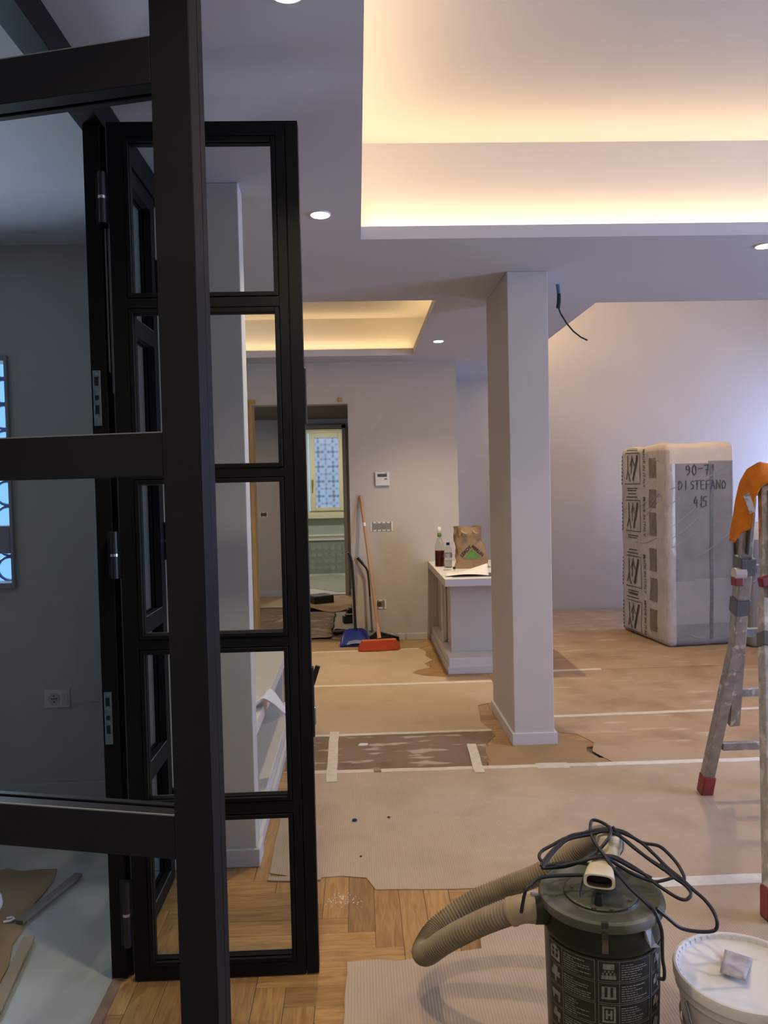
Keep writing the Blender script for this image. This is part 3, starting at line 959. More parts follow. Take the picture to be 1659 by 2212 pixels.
# small scraps lying on the card
for i, (x, y, r, lab) in enumerate(((-0.045, 3.25, 0.012, 'dark crumb of dirt on the card left of centre'), (0.10, 3.27, 0.007, 'tiny dark crumb on the card near the middle'),
                                    (-0.02, 2.93, 0.005, 'dark speck near the torn card edge by the oak floor'))):
    o = obj('dirt_crumb', MB().lathe([(0.3 * r, 0.0), (r, 0.3 * r), (0.7 * r, 0.7 * r), (0.1 * r, 0.9 * r)], (x, y, 0.0034), 7), INK)
    tag(o, lab, 'debris', 'crumbs on the floor')
o = obj('plaster_flake', MB().prism(ragged([(0.0, 0.0), (0.05, 0.005), (0.055, 0.03), (0.01, 0.035)], 0.004, 0.02, 4), 0, 0.004), PAPER, loc=(-0.03, 4.20, 0.0024))
tag(o, 'small white plaster flake on the dark trodden card', 'debris')
o = obj('card_scrap', MB().prism(ragged([(0.0, 0.0), (0.035, 0.0), (0.03, 0.045), (0.0, 0.05)], 0.003, 0.02, 4), 0, 0.006), CARDB, loc=(0.05, 3.80, 0.005))
tag(o, 'little upright brown card scrap at the front tape line', 'debris')
rnd = random.Random(3)
mb = MB()
for i in range(70):
    x, y = rnd.gauss(-0.085, 0.03), rnd.gauss(2.63, 0.025)
    r = rnd.uniform(0.0008, 0.0028)
    mb.lathe([(r, 0), (r * 0.8, r * 0.8), (r * 0.2, r)], (x, y, 0.0), 5)
o = obj('plaster_crumbs', mb, PAPER)
o['kind'] = 'stuff'
tag(o, 'white plaster crumbs scattered on the bare oak planks', 'debris')
o = obj('card_flap', MB().prism(ragged([(-0.36, 2.775), (-0.25, 2.760), (-0.165, 2.765), (-0.165, 2.79), (-0.35, 2.80)], 0.003, 0.03, 3), 0.001, 0.006), CARD)
tag(o, 'torn flap of card peeling at the oak floor edge', 'cardboard')

# ------------------------------------------------------------------ low counter behind the column
O = (0.643, 5.74, 0)
ct = thing('low_counter', 'low white plastered counter with stepped base behind the column', 'counter', O)
obj('base', MB(O).box(0.655, 1.36, 5.752, 7.078, 0.0, 0.118), SHELF, ct, bevel=0.003)
obj('baseboard', MB(O).box(0.643, 1.36, 5.738, 5.752, 0.0, 0.055).box(0.643, 0.655, 5.752, 7.066, 0.0, 0.055), PLINTH, ct, bevel=0.003)
obj('front_panel', MB(O).box(0.700, 1.36, 5.985, 6.05, 0.118, 0.662), WALL, ct, bevel=0.002)
obj('side_post', MB(O).box(0.672, 0.690, 6.35, 6.42, 0.118, 0.662), SHELF, ct, bevel=0.002)
obj('inner_panel', MB(O).box(0.715, 0.735, 6.05, 7.078, 0.118, 0.662), WALL, ct)
obj('top', MB(O).box(0.628, 1.36, 5.70, 7.078, 0.662, 0.718), SHELF, ct, bevel=0.003)
O = (-0.43, 3.0, 0)
bn = thing('low_bench', 'white built-in bench with open shelf behind the grey pier', 'bench', O)
obj('seat_slab', MB(O).box(-0.78, -0.428, 3.0, 4.7, 0.425, 0.482), SHELF, bn, bevel=0.003)
obj('back_panel', MB(O).box(-0.78, -0.64, 3.0, 4.7, 0.12, 0.425), SHELF, bn)
obj('base', MB(O).box(-0.78, -0.425, 3.0, 4.7, 0.0, 0.12), SHELF, bn, bevel=0.003)
obj('side_post', MB(O).box(-0.46, -0.43, 3.0, 3.02, 0.12, 0.425), WALL, bn)
obj('divider', MB(O).box(-0.64, -0.45, 4.40, 4.43, 0.12, 0.425), SHELF, bn)
obj('baseboard', MB(O).box(-0.425, -0.408, 3.0, 4.7, 0.0, 0.055), PLINTH, bn, bevel=0.003)


def bagfn(u, v):
    x = -0.47 + 0.13 * u + 0.0
    base = 0.494 + 0.022 * math.sin(u * 3.3)
    drop = -0.07 * max(0, u - 0.45) ** 1.3 * 2.2
    y = 3.24 + 0.16 * v * (1 - 0.45 * u) - 0.02 * math.sin(u * 5) + 0.12 * u
    n = mnoise.noise(Vector((u * 3, v * 4, 1.3))) * 0.022
    return (x, y, base + drop + n + 0.012 * math.cos(v * 6))


mb = MB().grid(bagfn, 14, 10)
o = obj('plastic_bag_scrap', mb, BAGW, smooth=60)
md = o.modifiers.new('thick', 'SOLIDIFY')
md.thickness = 0.003
tag(o, 'crumpled white plastic scrap lying over the bench edge', 'plastic bag')

# ------------------------------------------------------------------ things on the counter
TZ = 0.718
O = (0.690, 6.62, TZ)
sb = thing('spray_bottle', 'clear spray bottle half full of dark red liquid', 'bottle', O)
obj('bottle_body', MB().lathe([(0.040, 0.0), (0.042, 0.01), (0.042, 0.15), (0.036, 0.19), (0.022, 0.235), (0.014, 0.255), (0.014, 0.27)], n=20), CLEARP, sb, smooth=50)
obj('liquid', MB().lathe([(0.0385, 0.003), (0.0395, 0.01), (0.0395, 0.135)], n=20), REDLIQ, sb, smooth=50)
obj('green_collar', MB().lathe([(0.017, 0.255), (0.018, 0.258), (0.018, 0.278), (0.014, 0.285)], n=16), GREENP, sb, smooth=50)
obj('spray_cap', MB().lathe([(0.016, 0.285), (0.018, 0.30), (0.017, 0.325), (0.010, 0.338)], n=16), WHITE, sb, smooth=50)
obj('dip_tube', MB().tube([(0.0, 0, 0.27), (0.01, -0.02, 0.2), (0.02, -0.028, 0.14)], 0.004, 6), WHITE, sb)
O = (0.748, 6.50, TZ)
wb = thing('water_bottle', 'small clear water bottle with a dark blue cap', 'bottle', O)
obj('bottle_body', MB().lathe([(0.030, 0.0), (0.034, 0.008), (0.034, 0.05), (0.031, 0.07), (0.034, 0.09), (0.034, 0.125), (0.030, 0.155), (0.018, 0.185), (0.013, 0.195)], n=20), CLEARP, wb, smooth=50)
obj('water', MB().lathe([(0.029, 0.003), (0.031, 0.02), (0.031, 0.06)], n=20), glass('water_tint', (0.75, 0.78, 0.8)), wb, smooth=50)
obj('paper_band', MB().lathe([(0.0345, 0.085), (0.0345, 0.122)], n=20, cap0=False, cap1=False), M('bottle_band', (0.42, 0.38, 0.40), 0.5), wb, smooth=50)
obj('cap', MB().lathe([(0.0145, 0.19), (0.0150, 0.193), (0.0145, 0.212)], n=16), M('navy_cap', (0.01, 0.018, 0.06), 0.4), wb, smooth=50)

# paper carrier bag
O = (0.925, 6.45, TZ)
pb = thing('paper_bag', 'crumpled brown paper bag printed with a green triangle', 'paper bag', O)


def bag_pt(th, v):
    w = 0.140 - 0.034 * v
    d = 0.075 - 0.015 * v
    c, s = math.cos(th), math.sin(th)
    e = 0.45
    x = w * math.copysign(abs(c) ** e, c)
    y = d * math.copysign(abs(s) ** e, s)
    n1 = mnoise.noise(Vector((x * 14, y * 14, v * 4.0 + 3))) * (0.010 + 0.016 * v)
    n2 = mnoise.noise(Vector((x * 40, y * 40, v * 11))) * 0.005
    front = 0.25 if s < -0.5 and v < 0.62 else 1.0
    k = 1 + (n1 + n2) * front / 0.1
    lean = -0.012 * v + (0.02 * math.sin(v * 5) * (1 - v))
    return Vector((x * k + lean, y * k, v * (0.345 + (0.012 * mnoise.noise(Vector((x * 20, y * 20, 7))) if v > 0.95 else 0))))


mb = MB().grid(lambda u, v: bag_pt(u * 2 * PI, v), 56, 22, closed_u=True)
mb.grid(lambda u, v: bag_pt(u * 2 * PI, 1.0 - 0.3 * v) * 1.0 + Vector((0, 0, 0)) - Vector((bag_pt(u * 2 * PI, 1.0).x, bag_pt(u * 2 * PI, 1.0).y, 0)) * 0.06, 56, 3, closed_u=True)
mb.add([bag_pt(k / 24 * 2 * PI, 0.02) for k in range(24)], [tuple(range(24))])
obj('bag_body', mb, KRAFT, pb, smooth=35)
for (x, w, r) in ((-0.055, 0.05, 0.5), (0.035, 0.03, -0.3)):
    obj('bag_handle', MB().tube([(x - w / 2, -0.068, 0.315), (x - w / 4, -0.078, 0.30), (x + w / 4, -0.076, 0.29), (x + w / 2, -0.066, 0.292)], 0.005, 6), M('pale_kraft', (0.50, 0.36, 0.20), 0.8), pb)


def text_mesh(s, size, mat, name='lettering', bold=0.0):
    cu = bpy.data.curves.new(name, 'FONT')
    cu.body = s
    cu.size = size
    cu.offset = bold
    cu.align_x = 'CENTER'
    cu.align_y = 'CENTER'
    ob = bpy.data.objects.new(name, cu)
    COL.objects.link(ob)
    dg = bpy.context.evaluated_depsgraph_get()
    me = bpy.data.meshes.new_from_object(ob.evaluated_get(dg))
    bpy.data.objects.remove(ob)
    me.materials.clear()
    me.materials.append(mat)
    return me


def wrap_bag(me, ang, cx, cz, name):
    """bend flat lettering onto the front of the bag"""
    ca, sa = math.cos(ang), math.sin(ang)
    for v in me.vertices:
        x, z = v.co.x * ca - v.co.y * sa + cx, v.co.x * sa + v.co.y * ca + cz
        vv = max(0.0, min(1.0, z / 0.345))
        best = None
        for k in range(60):
            p = bag_pt(-PI * (0.02 + 0.96 * k / 59), vv)
            if best is None or abs(p.x - x) < best[0]:
                best = (abs(p.x - x), p.y)
        v.co = (x, best[1] - 0.003, z)
    o = put(name, me, pb)
    return o


tri = bpy.data.meshes.new('printed_triangle')
_n = 10
tv, tf = [], []
for j in range(_n + 1):
    for i in range(_n + 1):
        u, v = i / _n, j / _n
        hw = 0.070 * (1 - v)
        tv.append((-hw + 2 * hw * u, -0.036 + 0.072 * v, 0))
for j in range(_n):
    for i in range(_n):
        a = j * (_n + 1) + i
        tf.append((a, a + 1, a + _n + 2, a + _n + 1))
tri.from_pydata(tv, [], tf)
tri.materials.append(GREENP)
wrap_bag(tri, 0.0, 0.008, 0.120, 'printed_triangle')
wrap_bag(text_mesh('LEROY', 0.038, INK, bold=0.0012), math.radians(44), -0.042, 0.142, 'lettering')
wrap_bag(text_mesh('MERLIN', 0.036, INK, bold=0.0012), math.radians(-42), 0.054, 0.146, 'lettering')


def paper_fn(u, v):
    x = 0.645 + 0.335 * u
    y = 5.84 + 0.25 * v
    lift = 0.085 * max(0, u - 0.35) * max(0, v - 0.25) * 1.6 + 0.012 * math.sin(u * PI) * (1 - v)
    return (x + 0.03 * v, y, TZ + 0.004 + lift)


o = obj('paper_sheet', MB().grid(paper_fn, 12, 10), PAPER, smooth=60)
md = o.modifiers.new('thick', 'SOLIDIFY')
md.thickness = 0.0012
tag(o, 'white paper sheet with one curled corner at the front of the counter', 'paper')
o = obj('dark_folder', MB().box(0.70, 1.15, 5.80, 6.02, TZ, TZ + 0.003), M('dark_folder_card', (0.05, 0.05, 0.055), 0.6))
tag(o, 'thin dark folder lying under the paper sheet on the counter', 'folder')
O = (0.735, 6.30, TZ)
ky = thing('key_bunch', 'small bunch of pale keys on the counter beside the paper bag', 'keys', O)
obj('key_ring', MB().tube([(0.014 * math.cos(t * PI / 6), 0.014 * math.sin(t * PI / 6), 0.003) for t in range(12)], 0.0018, 6, closed=True), CHROME, ky)
for a in (2.4, 2.9, 3.4):
    d = Vector((math.cos(a), math.sin(a), 0))
    obj('key', MB().obox(d * 0.03 + Vector((0, 0, 0.004)), d, d.cross(Vector((0, 0, 1))), (0, 0, 1), 0.02, 0.008, 0.002), M('pale_brass', (0.62, 0.55, 0.35), 0.4, 0.8), ky, bevel=0.001)
o = obj('marker_cap', MB().tube([(0, 0, 0.012), (0, 0, 0.03)], 0.011, 10).tube([(0, 0, 0), (0, 0, 0.012)], 0.008, 10, mi=1), [INK, WHITE], loc=(0.770, 6.27, TZ), smooth=40)
tag(o, 'tiny black and white cap standing at the foot of the paper bag', 'cap')

# ------------------------------------------------------------------ fittings on the walls
O = (0.227, 7.08, 1.48)
tm = thing('thermostat', 'white wall thermostat with a grey display above the broom', 'thermostat', O)
obj('housing', MB().box(-0.064, 0.064, -0.024, 0, -0.062, 0.062), WHITE, tm, bevel=0.005)
obj('display', MB().box(-0.043, 0.043, -0.0255, -0.023, 0.018, 0.046), M('lcd', (0.10, 0.11, 0.10), 0.3), tm)
obj('button', MB().box(0.018, 0.044, -0.0265, -0.023, -0.006, 0.004), M('dark_button', (0.12, 0.12, 0.12), 0.5), tm)
obj('top_mark', MB().box(0.022, 0.046, -0.0262, -0.023, 0.052, 0.057), M('grey_mark', (0.25, 0.25, 0.25), 0.5), tm)


def wall_box(name, label, cx, cy, cz, w, h, inner, n_tabs):
    t = thing(name, label, 'electrical box', (cx, cy, cz))
    fw = 0.014
    fr = MB().box(-w, w, -0.004, 0.0, h - fw, h).box(-w, w, -0.004, 0, -h, -h + fw).box(-w, -w + fw, -0.004, 0, -h + fw, h - fw).box(w - fw, w, -0.004, 0, -h + fw, h - fw)
    obj('mounting_frame', fr, WHITE, t)
    obj('box_cover', MB().box(-w + fw, w - fw, -0.003, 0, -h + fw, h - fw), inner, t)
    mb = MB()
    for i in range(n_tabs):
        x = -w + (i + 0.5) * 2 * w / n_tabs
        for s in (-1, 1):
            mb.box(x - 0.006, x + 0.006, -0.0048, -0.003, s * (h - 0.007) - 0.005, s * (h - 0.007) + 0.005)
    obj('slot_marks', mb, M('slot_shadow', (0.16, 0.14, 0.12), 0.7), t)['kind'] = 'stuff'
    return t


wall_box('switch_box', 'long open switch box with white frame under the thermostat', 0.212, 7.08, 1.047, 0.103, 0.043, M('grey_box_cover', (0.28, 0.26, 0.25), 0.7), 5)
sk = wall_box('socket_box', 'small unfinished socket box low on the back wall beside the broom', 0.188, 7.08, 0.336, 0.050, 0.042, M('brown_box', (0.20, 0.17, 0.14), 0.7), 2)
obj('socket_round', MB().tube([(-0.012, -0.003, 0), (-0.012, -0.006, 0)], 0.019, 16), M('dark_socket', (0.05, 0.045, 0.04), 0.6), sk)
wall_box('corridor_box', 'small brown electrical box on the corridor wall seen through the door glass', -1.225, 10.15, 1.077, 0.052, 0.036, M('dark_brown_box', (0.09, 0.07, 0.05), 0.7), 2)
O = (-1.403, 3.6, 0.475)
wp = thing('wall_socket', 'pale double wall socket in the grey side room', 'socket', O)
obj('cover_plate', MB().box(-0.058, 0.058, -0.008, 0, -0.042, 0.042), M('grey_white_plate', (0.55, 0.55, 0.54), 0.5), wp, bevel=0.002)
so = obj('socket_face', MB().tube([(-0.012, -0.008, 0.0), (-0.012, -0.0105, 0.0)], 0.026, 20), M('socket_grey', (0.42, 0.42, 0.41), 0.5), wp)
for dx, dz in ((-0.01, 0), (0, 0), (0.01, 0), (0, 0.014), (0, -0.014)):
    obj('socket_hole', MB().tube([(-0.012 + dx, -0.0105, dz), (-0.012 + dx, -0.0112, dz)], 0.0032, 8), INK, so)
obj('switch_key', MB().box(0.024, 0.050, -0.0105, -0.008, -0.028, 0.028), M('key_grey', (0.5, 0.5, 0.49), 0.5), wp)


def downlight(x, y, label, power=46.0):
    t = thing('ceiling_downlight', label, 'downlight', (x, y, CZ), group='recessed ceiling downlights')
    obj('trim_ring', MB().lathe([(0.033, 0.0), (0.034, -0.005), (0.042, -0.006), (0.0445, 0.0)], n=28, cap0=False, cap1=False), WHITE, t, smooth=50)
    obj('lens', MB().lathe([(0.040, -0.0025), (0.036, -0.008), (0.02, -0.010)], n=28), emit('downlight_glow', (1.0, 0.93, 0.80), 14.0), t, smooth=50)
    ld = bpy.data.lights.new('downlight_beam', 'SPOT')
    ld.energy = power
    ld.color = (1.0, 0.82, 0.58)
    ld.spot_size = math.radians(118)
    ld.spot_blend = 1.0
    ld.shadow_soft_size = 0.035
    lo = bpy.data.objects.new('downlight_beam', ld)
    COL.objects.link(lo)
    lo.location = (x, y, CZ - 0.02)


downlight(-0.126, 3.24, 'lit ceiling downlight just right of the open glazed leaf')
downlight(0.659, 6.10, 'lit ceiling downlight beside the far yellow ceiling recess', 95.0)
downlight(-1.36, 5.75, 'added fill downlight left of the far recess, hidden behind the pier', 60.0)  # unseen downlight added for warm fill on the back wall
downlight(1.995, 3.74, 'lit ceiling downlight cut by the right picture edge')
downlight(-0.133, 1.795, 'lit ceiling downlight cut by the top picture edge')

downlight(4.0, 3.74, 'added fill downlight at the right end of the room, outside the picture')  # unseen, added to carry warm light into the room
downlight(-0.133, 0.35, 'added fill downlight right above the doorway, outside the picture')  # out of view, added as warm fill near the camera

# cable stub hanging from the ceiling beside the column
O = (1.165, 4.43, CZ)
cb = thing('ceiling_cable', 'loose black cable hanging from the ceiling beside the column', 'cable', O)
obj('conduit', MB().tube([(0.0, 0, 0.01), (0.004, 0, -0.03), (0.006, -0.005, -0.07)], 0.0105, 10), M('blue_conduit', (0.13, 0.15, 0.26), 0.5), cb, smooth=50)
obj('sleeve', MB().tube([(0.006, -0.005, -0.055), (0.004, -0.008, -0.10), (-0.002, -0.01, -0.135)], 0.0115, 10), BLACKP, cb, smooth=50)
obj('wire', MB().tube([(0.0, -0.01, -0.13), (0.012, -0.01, -0.165), (0.045, -0.01, -0.22), (0.082, -0.01, -0.265), (0.125, -0.01, -0.30), (0.165, -0.01, -0.32)], 0.0045, 8), CORD, cb, smooth=60)

# ------------------------------------------------------------------ broom and dustpans by the back wall
O = (0.15, 6.69, 0.0026)
br = thing('broom', 'push broom with orange bristles and wooden handle leaning on the back wall', 'broom', O)
mb = MB(O)
hd = Vector((0.993, 0.115, 0))
hn = Vector((-0.115, 0.993, 0))
bc = Vector((0.155, 6.675, 0))
obj('head', MB(O).obox(bc + Vector((0, 0.0, 0.082)), hd, hn, (0, 0, 1), 0.150, 0.022, 0.011), M('orange_head', (0.62, 0.13, 0.05), 0.5), br, bevel=0.006)


def bristle(u, v):
    a = u * 2 * PI
    L = 0.155 + 0.028 * math.sin(v * PI * 0.55)
    W = 0.022 + 0.030 * v
    c, s = math.cos(a), math.sin(a)
    x = L * math.copysign(abs(c) ** 0.4, c) * (1 + 0.02 * mnoise.noise(Vector((a * 9, v * 2, 0))))
    y = W * math.copysign(abs(s) ** 0.6, s) * (1 + 0.22 * mnoise.noise(Vector((a * 12, v * 1.5, 4))))
    p = bc + hd * x + hn * (y - 0.012 * v) + Vector((0, 0, 0.072 * (1 - v) + 0.008 + 0.004 * mnoise.noise(Vector((a * 15, 3, 2)))))
    return p


mb = MB(O).grid(bristle, 90, 8, closed_u=True)
mb.add([bristle(k / 30, 1.0) for k in range(30)], [tuple(range(30))])
obj('bristles', mb, BRISTLE, br, smooth=30)
top = Vector((0.026, 7.062, 1.335))
bot = Vector((0.158, 6.69, 0.10))
obj('ferrule', MB(O).tube([bot, bot + (top - bot) * 0.10], [0.018, 0.014], 10), M('pink_ferrule', (0.62, 0.36, 0.24), 0.5), br, smooth=50)
obj('handle', MB(O).tube([bot + (top - bot) * t for t in (0.06, 0.4, 0.76, 0.8, 0.97, 1.0)], [0.0125, 0.0135, 0.0135, 0.0135, 0.0155, 0.0135], 12), HANDLEW, br, smooth=50)
obj('handle_band', MB(O).tube([bot + (top - bot) * t for t in (0.775, 0.80)], 0.0142, 12), WHITE, br, smooth=50)

O = (-0.06, 6.90, 0.0026)
bp = thing('dustpan', 'glossy blue dustpan with a tall black handle standing by the doorway', 'dustpan', O)


def pan(u, v):
    # u across, v from front lip up the hood
    half = 0.135 - 0.028 * v ** 2
    x = -0.05 + (u * 2 - 1) * half
    side = abs(u * 2 - 1) ** 6
    y = 6.82 + 0.15 * v - 0.06 * side * v
    z = 0.006 + 0.135 * v ** 0.8 * (1 - 0.25 * side) + 0.0
    return (x, y, z)


mb = MB(O).grid(pan, 20, 10)
mb.grid(lambda u, v: (-0.05 + (u * 2 - 1) * (0.135 - 0.028 * v * v), 6.82 + 0.155 * v, 0.004), 6, 6)
for sgn in (0, 1):
    mb.grid(lambda u, v, sgn=sgn: tuple(Vector(pan(sgn, v)) * (1 - u) + Vector((pan(sgn, v)[0], pan(sgn, v)[1], 0.004)) * u), 2, 10)
mb.grid(lambda u, v: tuple(Vector(pan(u, 1.0)) * (1 - v) + Vector((pan(u, 1.0)[0], pan(u, 1.0)[1] + 0.02, 0.004)) * v), 20, 2)
o = obj('pan', mb, BLUEP, bp, smooth=45)
o.modifiers.new('thick', 'SOLIDIFY').thickness = 0.003
obj('pan_lip', MB(O).grid(lambda u, v: (-0.045 + (u * 2 - 1) * 0.085 * (1 - 0.2 * v), 6.817 + 0.035 * v, 0.022 + 0.024 * v + 0.012 * math.sin(u * PI)), 12, 3), M('scuffed_blue', (0.20, 0.23, 0.36), 0.4), bp, smooth=40)
obj('handle_socket', MB(O).tube([(-0.045, 6.955, 0.095), (-0.048, 6.965, 0.17)], [0.017, 0.013], 12), M('dark_blue_plastic', (0.01, 0.015, 0.05), 0.4), bp, smooth=50)
obj('handle', MB(O).tube([(-0.046, 6.96, 0.11), (-0.054, 6.975, 0.40), (-0.061, 6.99, 0.65), (-0.068, 6.995, 0.74), (-0.082, 6.985, 0.80), (-0.100, 6.97, 0.825)], [0.012, 0.012, 0.0115, 0.0135, 0.0125, 0.009], 10), BLACKP, bp, smooth=50)

O = (0.21, 7.0, 0.0026)
gp = thing('dustpan', 'grey metal dustpan with a bent black handle behind the broom head', 'dustpan', O)
mb = MB(O)
mb.prism([(0.075, 6.90), (0.345, 6.90), (0.345, 7.045), (0.075, 7.045)], 0.003, 0.006)
mb.add([(0.075, 7.045, 0.005), (0.345, 7.045, 0.005), (0.345, 7.05, 0.045), (0.075, 7.05, 0.10)], [(0, 1, 2, 3)])
mb.add([(0.075, 6.90, 0.005), (0.075, 7.045, 0.005), (0.075, 7.05, 0.10), (0.075, 6.94, 0.05)], [(0, 1, 2, 3)])
mb.add([(0.345, 6.90, 0.005), (0.345, 7.045, 0.005), (0.345, 7.05, 0.045), (0.345, 6.92, 0.02)], [(3, 2, 1, 0)])
mb.add([(0.075, 6.965, 0.06), (0.145, 6.965, 0.11), (0.345, 6.99, 0.045), (0.345, 7.05, 0.045), (0.075, 7.05, 0.10)], [(0, 1, 2, 3, 4)])
o = obj('pan', mb, GREYP, gp)
o.modifiers.new('thick', 'SOLIDIFY').thickness = 0.003
obj('pole', MB(O).tube([(0.105, 7.0, 0.07), (0.098, 7.005, 0.22), (0.090, 7.012, 0.42)], 0.0095, 10), M('grey_pole', (0.15, 0.15, 0.13), 0.45, 0.4), gp, smooth=50)
obj('handle', MB(O).tube([(0.090, 7.012, 0.41), (0.084, 7.02, 0.55), (0.075, 7.03, 0.645), (0.062, 7.035, 0.675), (0.03, 7.04, 0.715)], [0.0085, 0.009, 0.010, 0.010, 0.0095], 10), BLACKP, gp, smooth=50)
obj('grip', MB(O).tube([(0.034, 7.04, 0.712), (-0.015, 7.045, 0.77)], [0.013, 0.014], 10), BLACKP, gp, smooth=50)

# ------------------------------------------------------------------ corridor floor


def crumple(x0, x1, y0, y1, amp, name, label, mt, nx=26, ny=26, z=0.004, seed=0, rag=0.02):
    def fn(u, v):
        rx = rag * mnoise.noise(Vector((v * 6, seed, 0))) if u in (0, 1) else 0
        ry = rag * mnoise.noise(Vector((u * 6, seed, 5))) if v in (0, 1) else 0
        x, y = x0 + (x1 - x0) * u + rx, y0 + (y1 - y0) * v + ry
        n = abs(mnoise.noise(Vector((x * 3 + seed, y * 7, seed)))) + 0.5 * abs(mnoise.noise(Vector((x * 8, y * 16, seed + 4))))
        return (x, y, z + amp * n)
    o = obj(name, MB().grid(fn, nx, ny), mt, smooth=50)
    o.modifiers.new('thick', 'SOLIDIFY').thickness = 0.002
    return tag(o, label, 'cardboard', 'floor covering in the corridor')


crumple(-2.0, -0.28, 7.235, 8.70, 0.035, 'crumpled_paper', 'crumpled brown paper covering the corridor floor inside the doorway', CARDD, seed=1)
crumple(-0.27, -0.01, 7.45, 8.80, 0.012, 'paper_sheet', 'pale grey paper strip on the corridor floor by the right jamb', M('grey_paper', (0.42, 0.36, 0.29), 0.8), nx=8, seed=2)


def flapfn(u, v):
    x = -0.75 + 0.65 * u
    y = 8.75 + 0.5 * v + 0.05 * math.sin(u * 7)
    z = 0.01 + 0.05 * (1 - v) * (0.5 + 0.5 * math.sin(u * 6 + 0.6)) + 0.004
    return (x, y, z)


o = obj('card_sheet', MB().grid(flapfn, 20, 8), CARDB, smooth=50)
o.modifiers.new('thick', 'SOLIDIFY').thickness = 0.004
tag(o, 'curled card sheet with a lifted front edge in the corridor', 'cardboard')
o = obj('card_sheet', MB().prism(ragged([(-2.2, 9.2), (-0.01, 9.2), (-0.01, 10.1), (-2.2, 10.1)], 0.01, 0.1, 5), 0.0, 0.006), CARDY)
tag(o, 'flat yellowish card at the far end of the corridor floor', 'cardboard')
O = (-0.49, 9.52, 0.008)
bx = thing('black_box', 'shallow black box lying on the corridor card before the bathroom', 'box', O)
rz = math.radians(28)
obj('box_body', MB().box(-0.13, 0.13, -0.12, 0.12, 0, 0.075), BLACKP, bx, rot=(0, 0, rz), bevel=0.004)
obj('box_lid', MB().box(-0.128, 0.128, -0.118, 0.118, 0.075, 0.092), M('grey_black_lid', (0.07, 0.065, 0.065), 0.4), bx, rot=(0, 0, rz), bevel=0.004)
for i, (x, y, z, lab) in enumerate(((-0.125, 8.02, 0.012, 'small black block on the corridor floor, the nearer of two by the right jamb'),
                                    (-0.095, 8.45, 0.012, 'small black block on the corridor floor, the farther of two by the right jamb'))):
    o = obj('black_block', MB().box(-0.055, 0.055, -0.04, 0.04, 0, 0.07).box(-0.03, 0.05, -0.035, 0.035, 0.07, 0.085), BLACKP, loc=(x, y, z), rot=(0, 0, 0.25), bevel=0.003)
    tag(o, lab, 'block')
o = obj('cable_coil', MB().tube([(0.105 * math.cos(t * PI / 10), 0.055 * math.sin(t * PI / 10), 0.020 + 0.006 * math.sin(t)) for t in range(20)], 0.017, 8, closed=True), BLACKP, loc=(-0.155, 7.42, 0.012), smooth=60)
tag(o, 'oval coil of thick black cable behind the blue dustpan', 'cable')

# ------------------------------------------------------------------ floor of the side room
o = obj('card_sheet', MB().prism(ragged([(-1.60, 2.94), (-1.165, 2.925), (-1.145, 2.75), (-1.12, 2.5), (-1.06, 2.2), (-0.99, 1.9), (-1.6, 1.9)], 0.012, 0.06, 9), 0.0, 0.005), CARDB)
tag(o, 'grubby card sheet on the pale tile floor of the side room', 'cardboard')
o = obj('timber_batten', MB().bar((-1.06, 2.86, 0.012), (-1.145, 2.55, 0.012), 0.030, 0.012), M('grey_batten', (0.20, 0.17, 0.13), 0.8), bevel=0.002)
tag(o, 'grey timber offcut along the card edge in the side room', 'offcut')
o = obj('timber_batten', MB().bar((-1.075, 2.46, 0.012), (-1.02, 2.1, 0.012), 0.035, 0.012), M('pale_batten', (0.34, 0.27, 0.19), 0.8), bevel=0.002)
tag(o, 'pale timber offcut near the left picture edge in the side room', 'offcut')
O = (-1.25, 2.60, 0.005)
pr = thing('plastic_canister', 'white rounded plastic canister lying at the left picture edge', 'canister', O)
obj('body', MB().tube([(-0.16, 0.0, 0.045), (-0.02, 0.0, 0.045), (0.012, 0.0, 0.045), (0.026, 0.0, 0.045)], [0.045, 0.045, 0.036, 0.012], 16), WHITE, pr, smooth=50)
obj('cap', MB().tube([(-0.16, 0, 0.045), (-0.19, 0, 0.045)], 0.02, 12), BLACKP, pr, smooth=50)
o = obj('wood_offcut', MB().box(-0.06, 0.05, -0.05, 0.05, 0, 0.03), SHADEB, loc=(-1.23, 2.47, 0.005), rot=(0, 0, 0.5), bevel=0.003)
tag(o, 'dark brown wood offcut below the white canister', 'offcut')
o = obj('white_clip', MB().tube([(0, 0, 0.004), (0.02, 0.004, 0.004), (0.028, 0.014, 0.004), (0.02, 0.024, 0.004), (0.002, 0.02, 0.004)], 0.0045, 8), WHITE, loc=(-1.20, 2.56, 0.006), smooth=60)
tag(o, 'small bent white clip on the card of the side room', 'clip')

# ------------------------------------------------------------------ wrapped mattress
A0 = Vector((2.575, 6.405, 0.003))
RZ = math.radians(6.0)


def rounded_box(W, D, H, r, nx, ny, nz, seed, amp, top_amp=0.0):
    """skin of a padded box, local origin at the front left bottom corner"""
    faces = []

    def skin(p):
        q = Vector((min(max(p.x, r), W - r), min(max(p.y, r), D - r), min(max(p.z, r), H - r)))
        d = p - q
        if d.length > 1e-9:
            p = q + d.normalized() * r
        nrm = d.normalized() if d.length > 1e-9 else Vector((0, 0, 0))
        n = mnoise.noise(Vector((p.x * 5 + seed, p.y * 5, p.z * 3.2))) + 0.5 * mnoise.noise(Vector((p.x * 13, p.y * 13 + seed, p.z * 6)))
        zt = top_amp * max(0.0, (p.z - (H - 0.12)) / 0.12) * (mnoise.noise(Vector((p.x * 3.2, p.y * 3.2, 9 + seed))))
        return p + nrm * n * amp + Vector((0, 0, zt))
    return skin


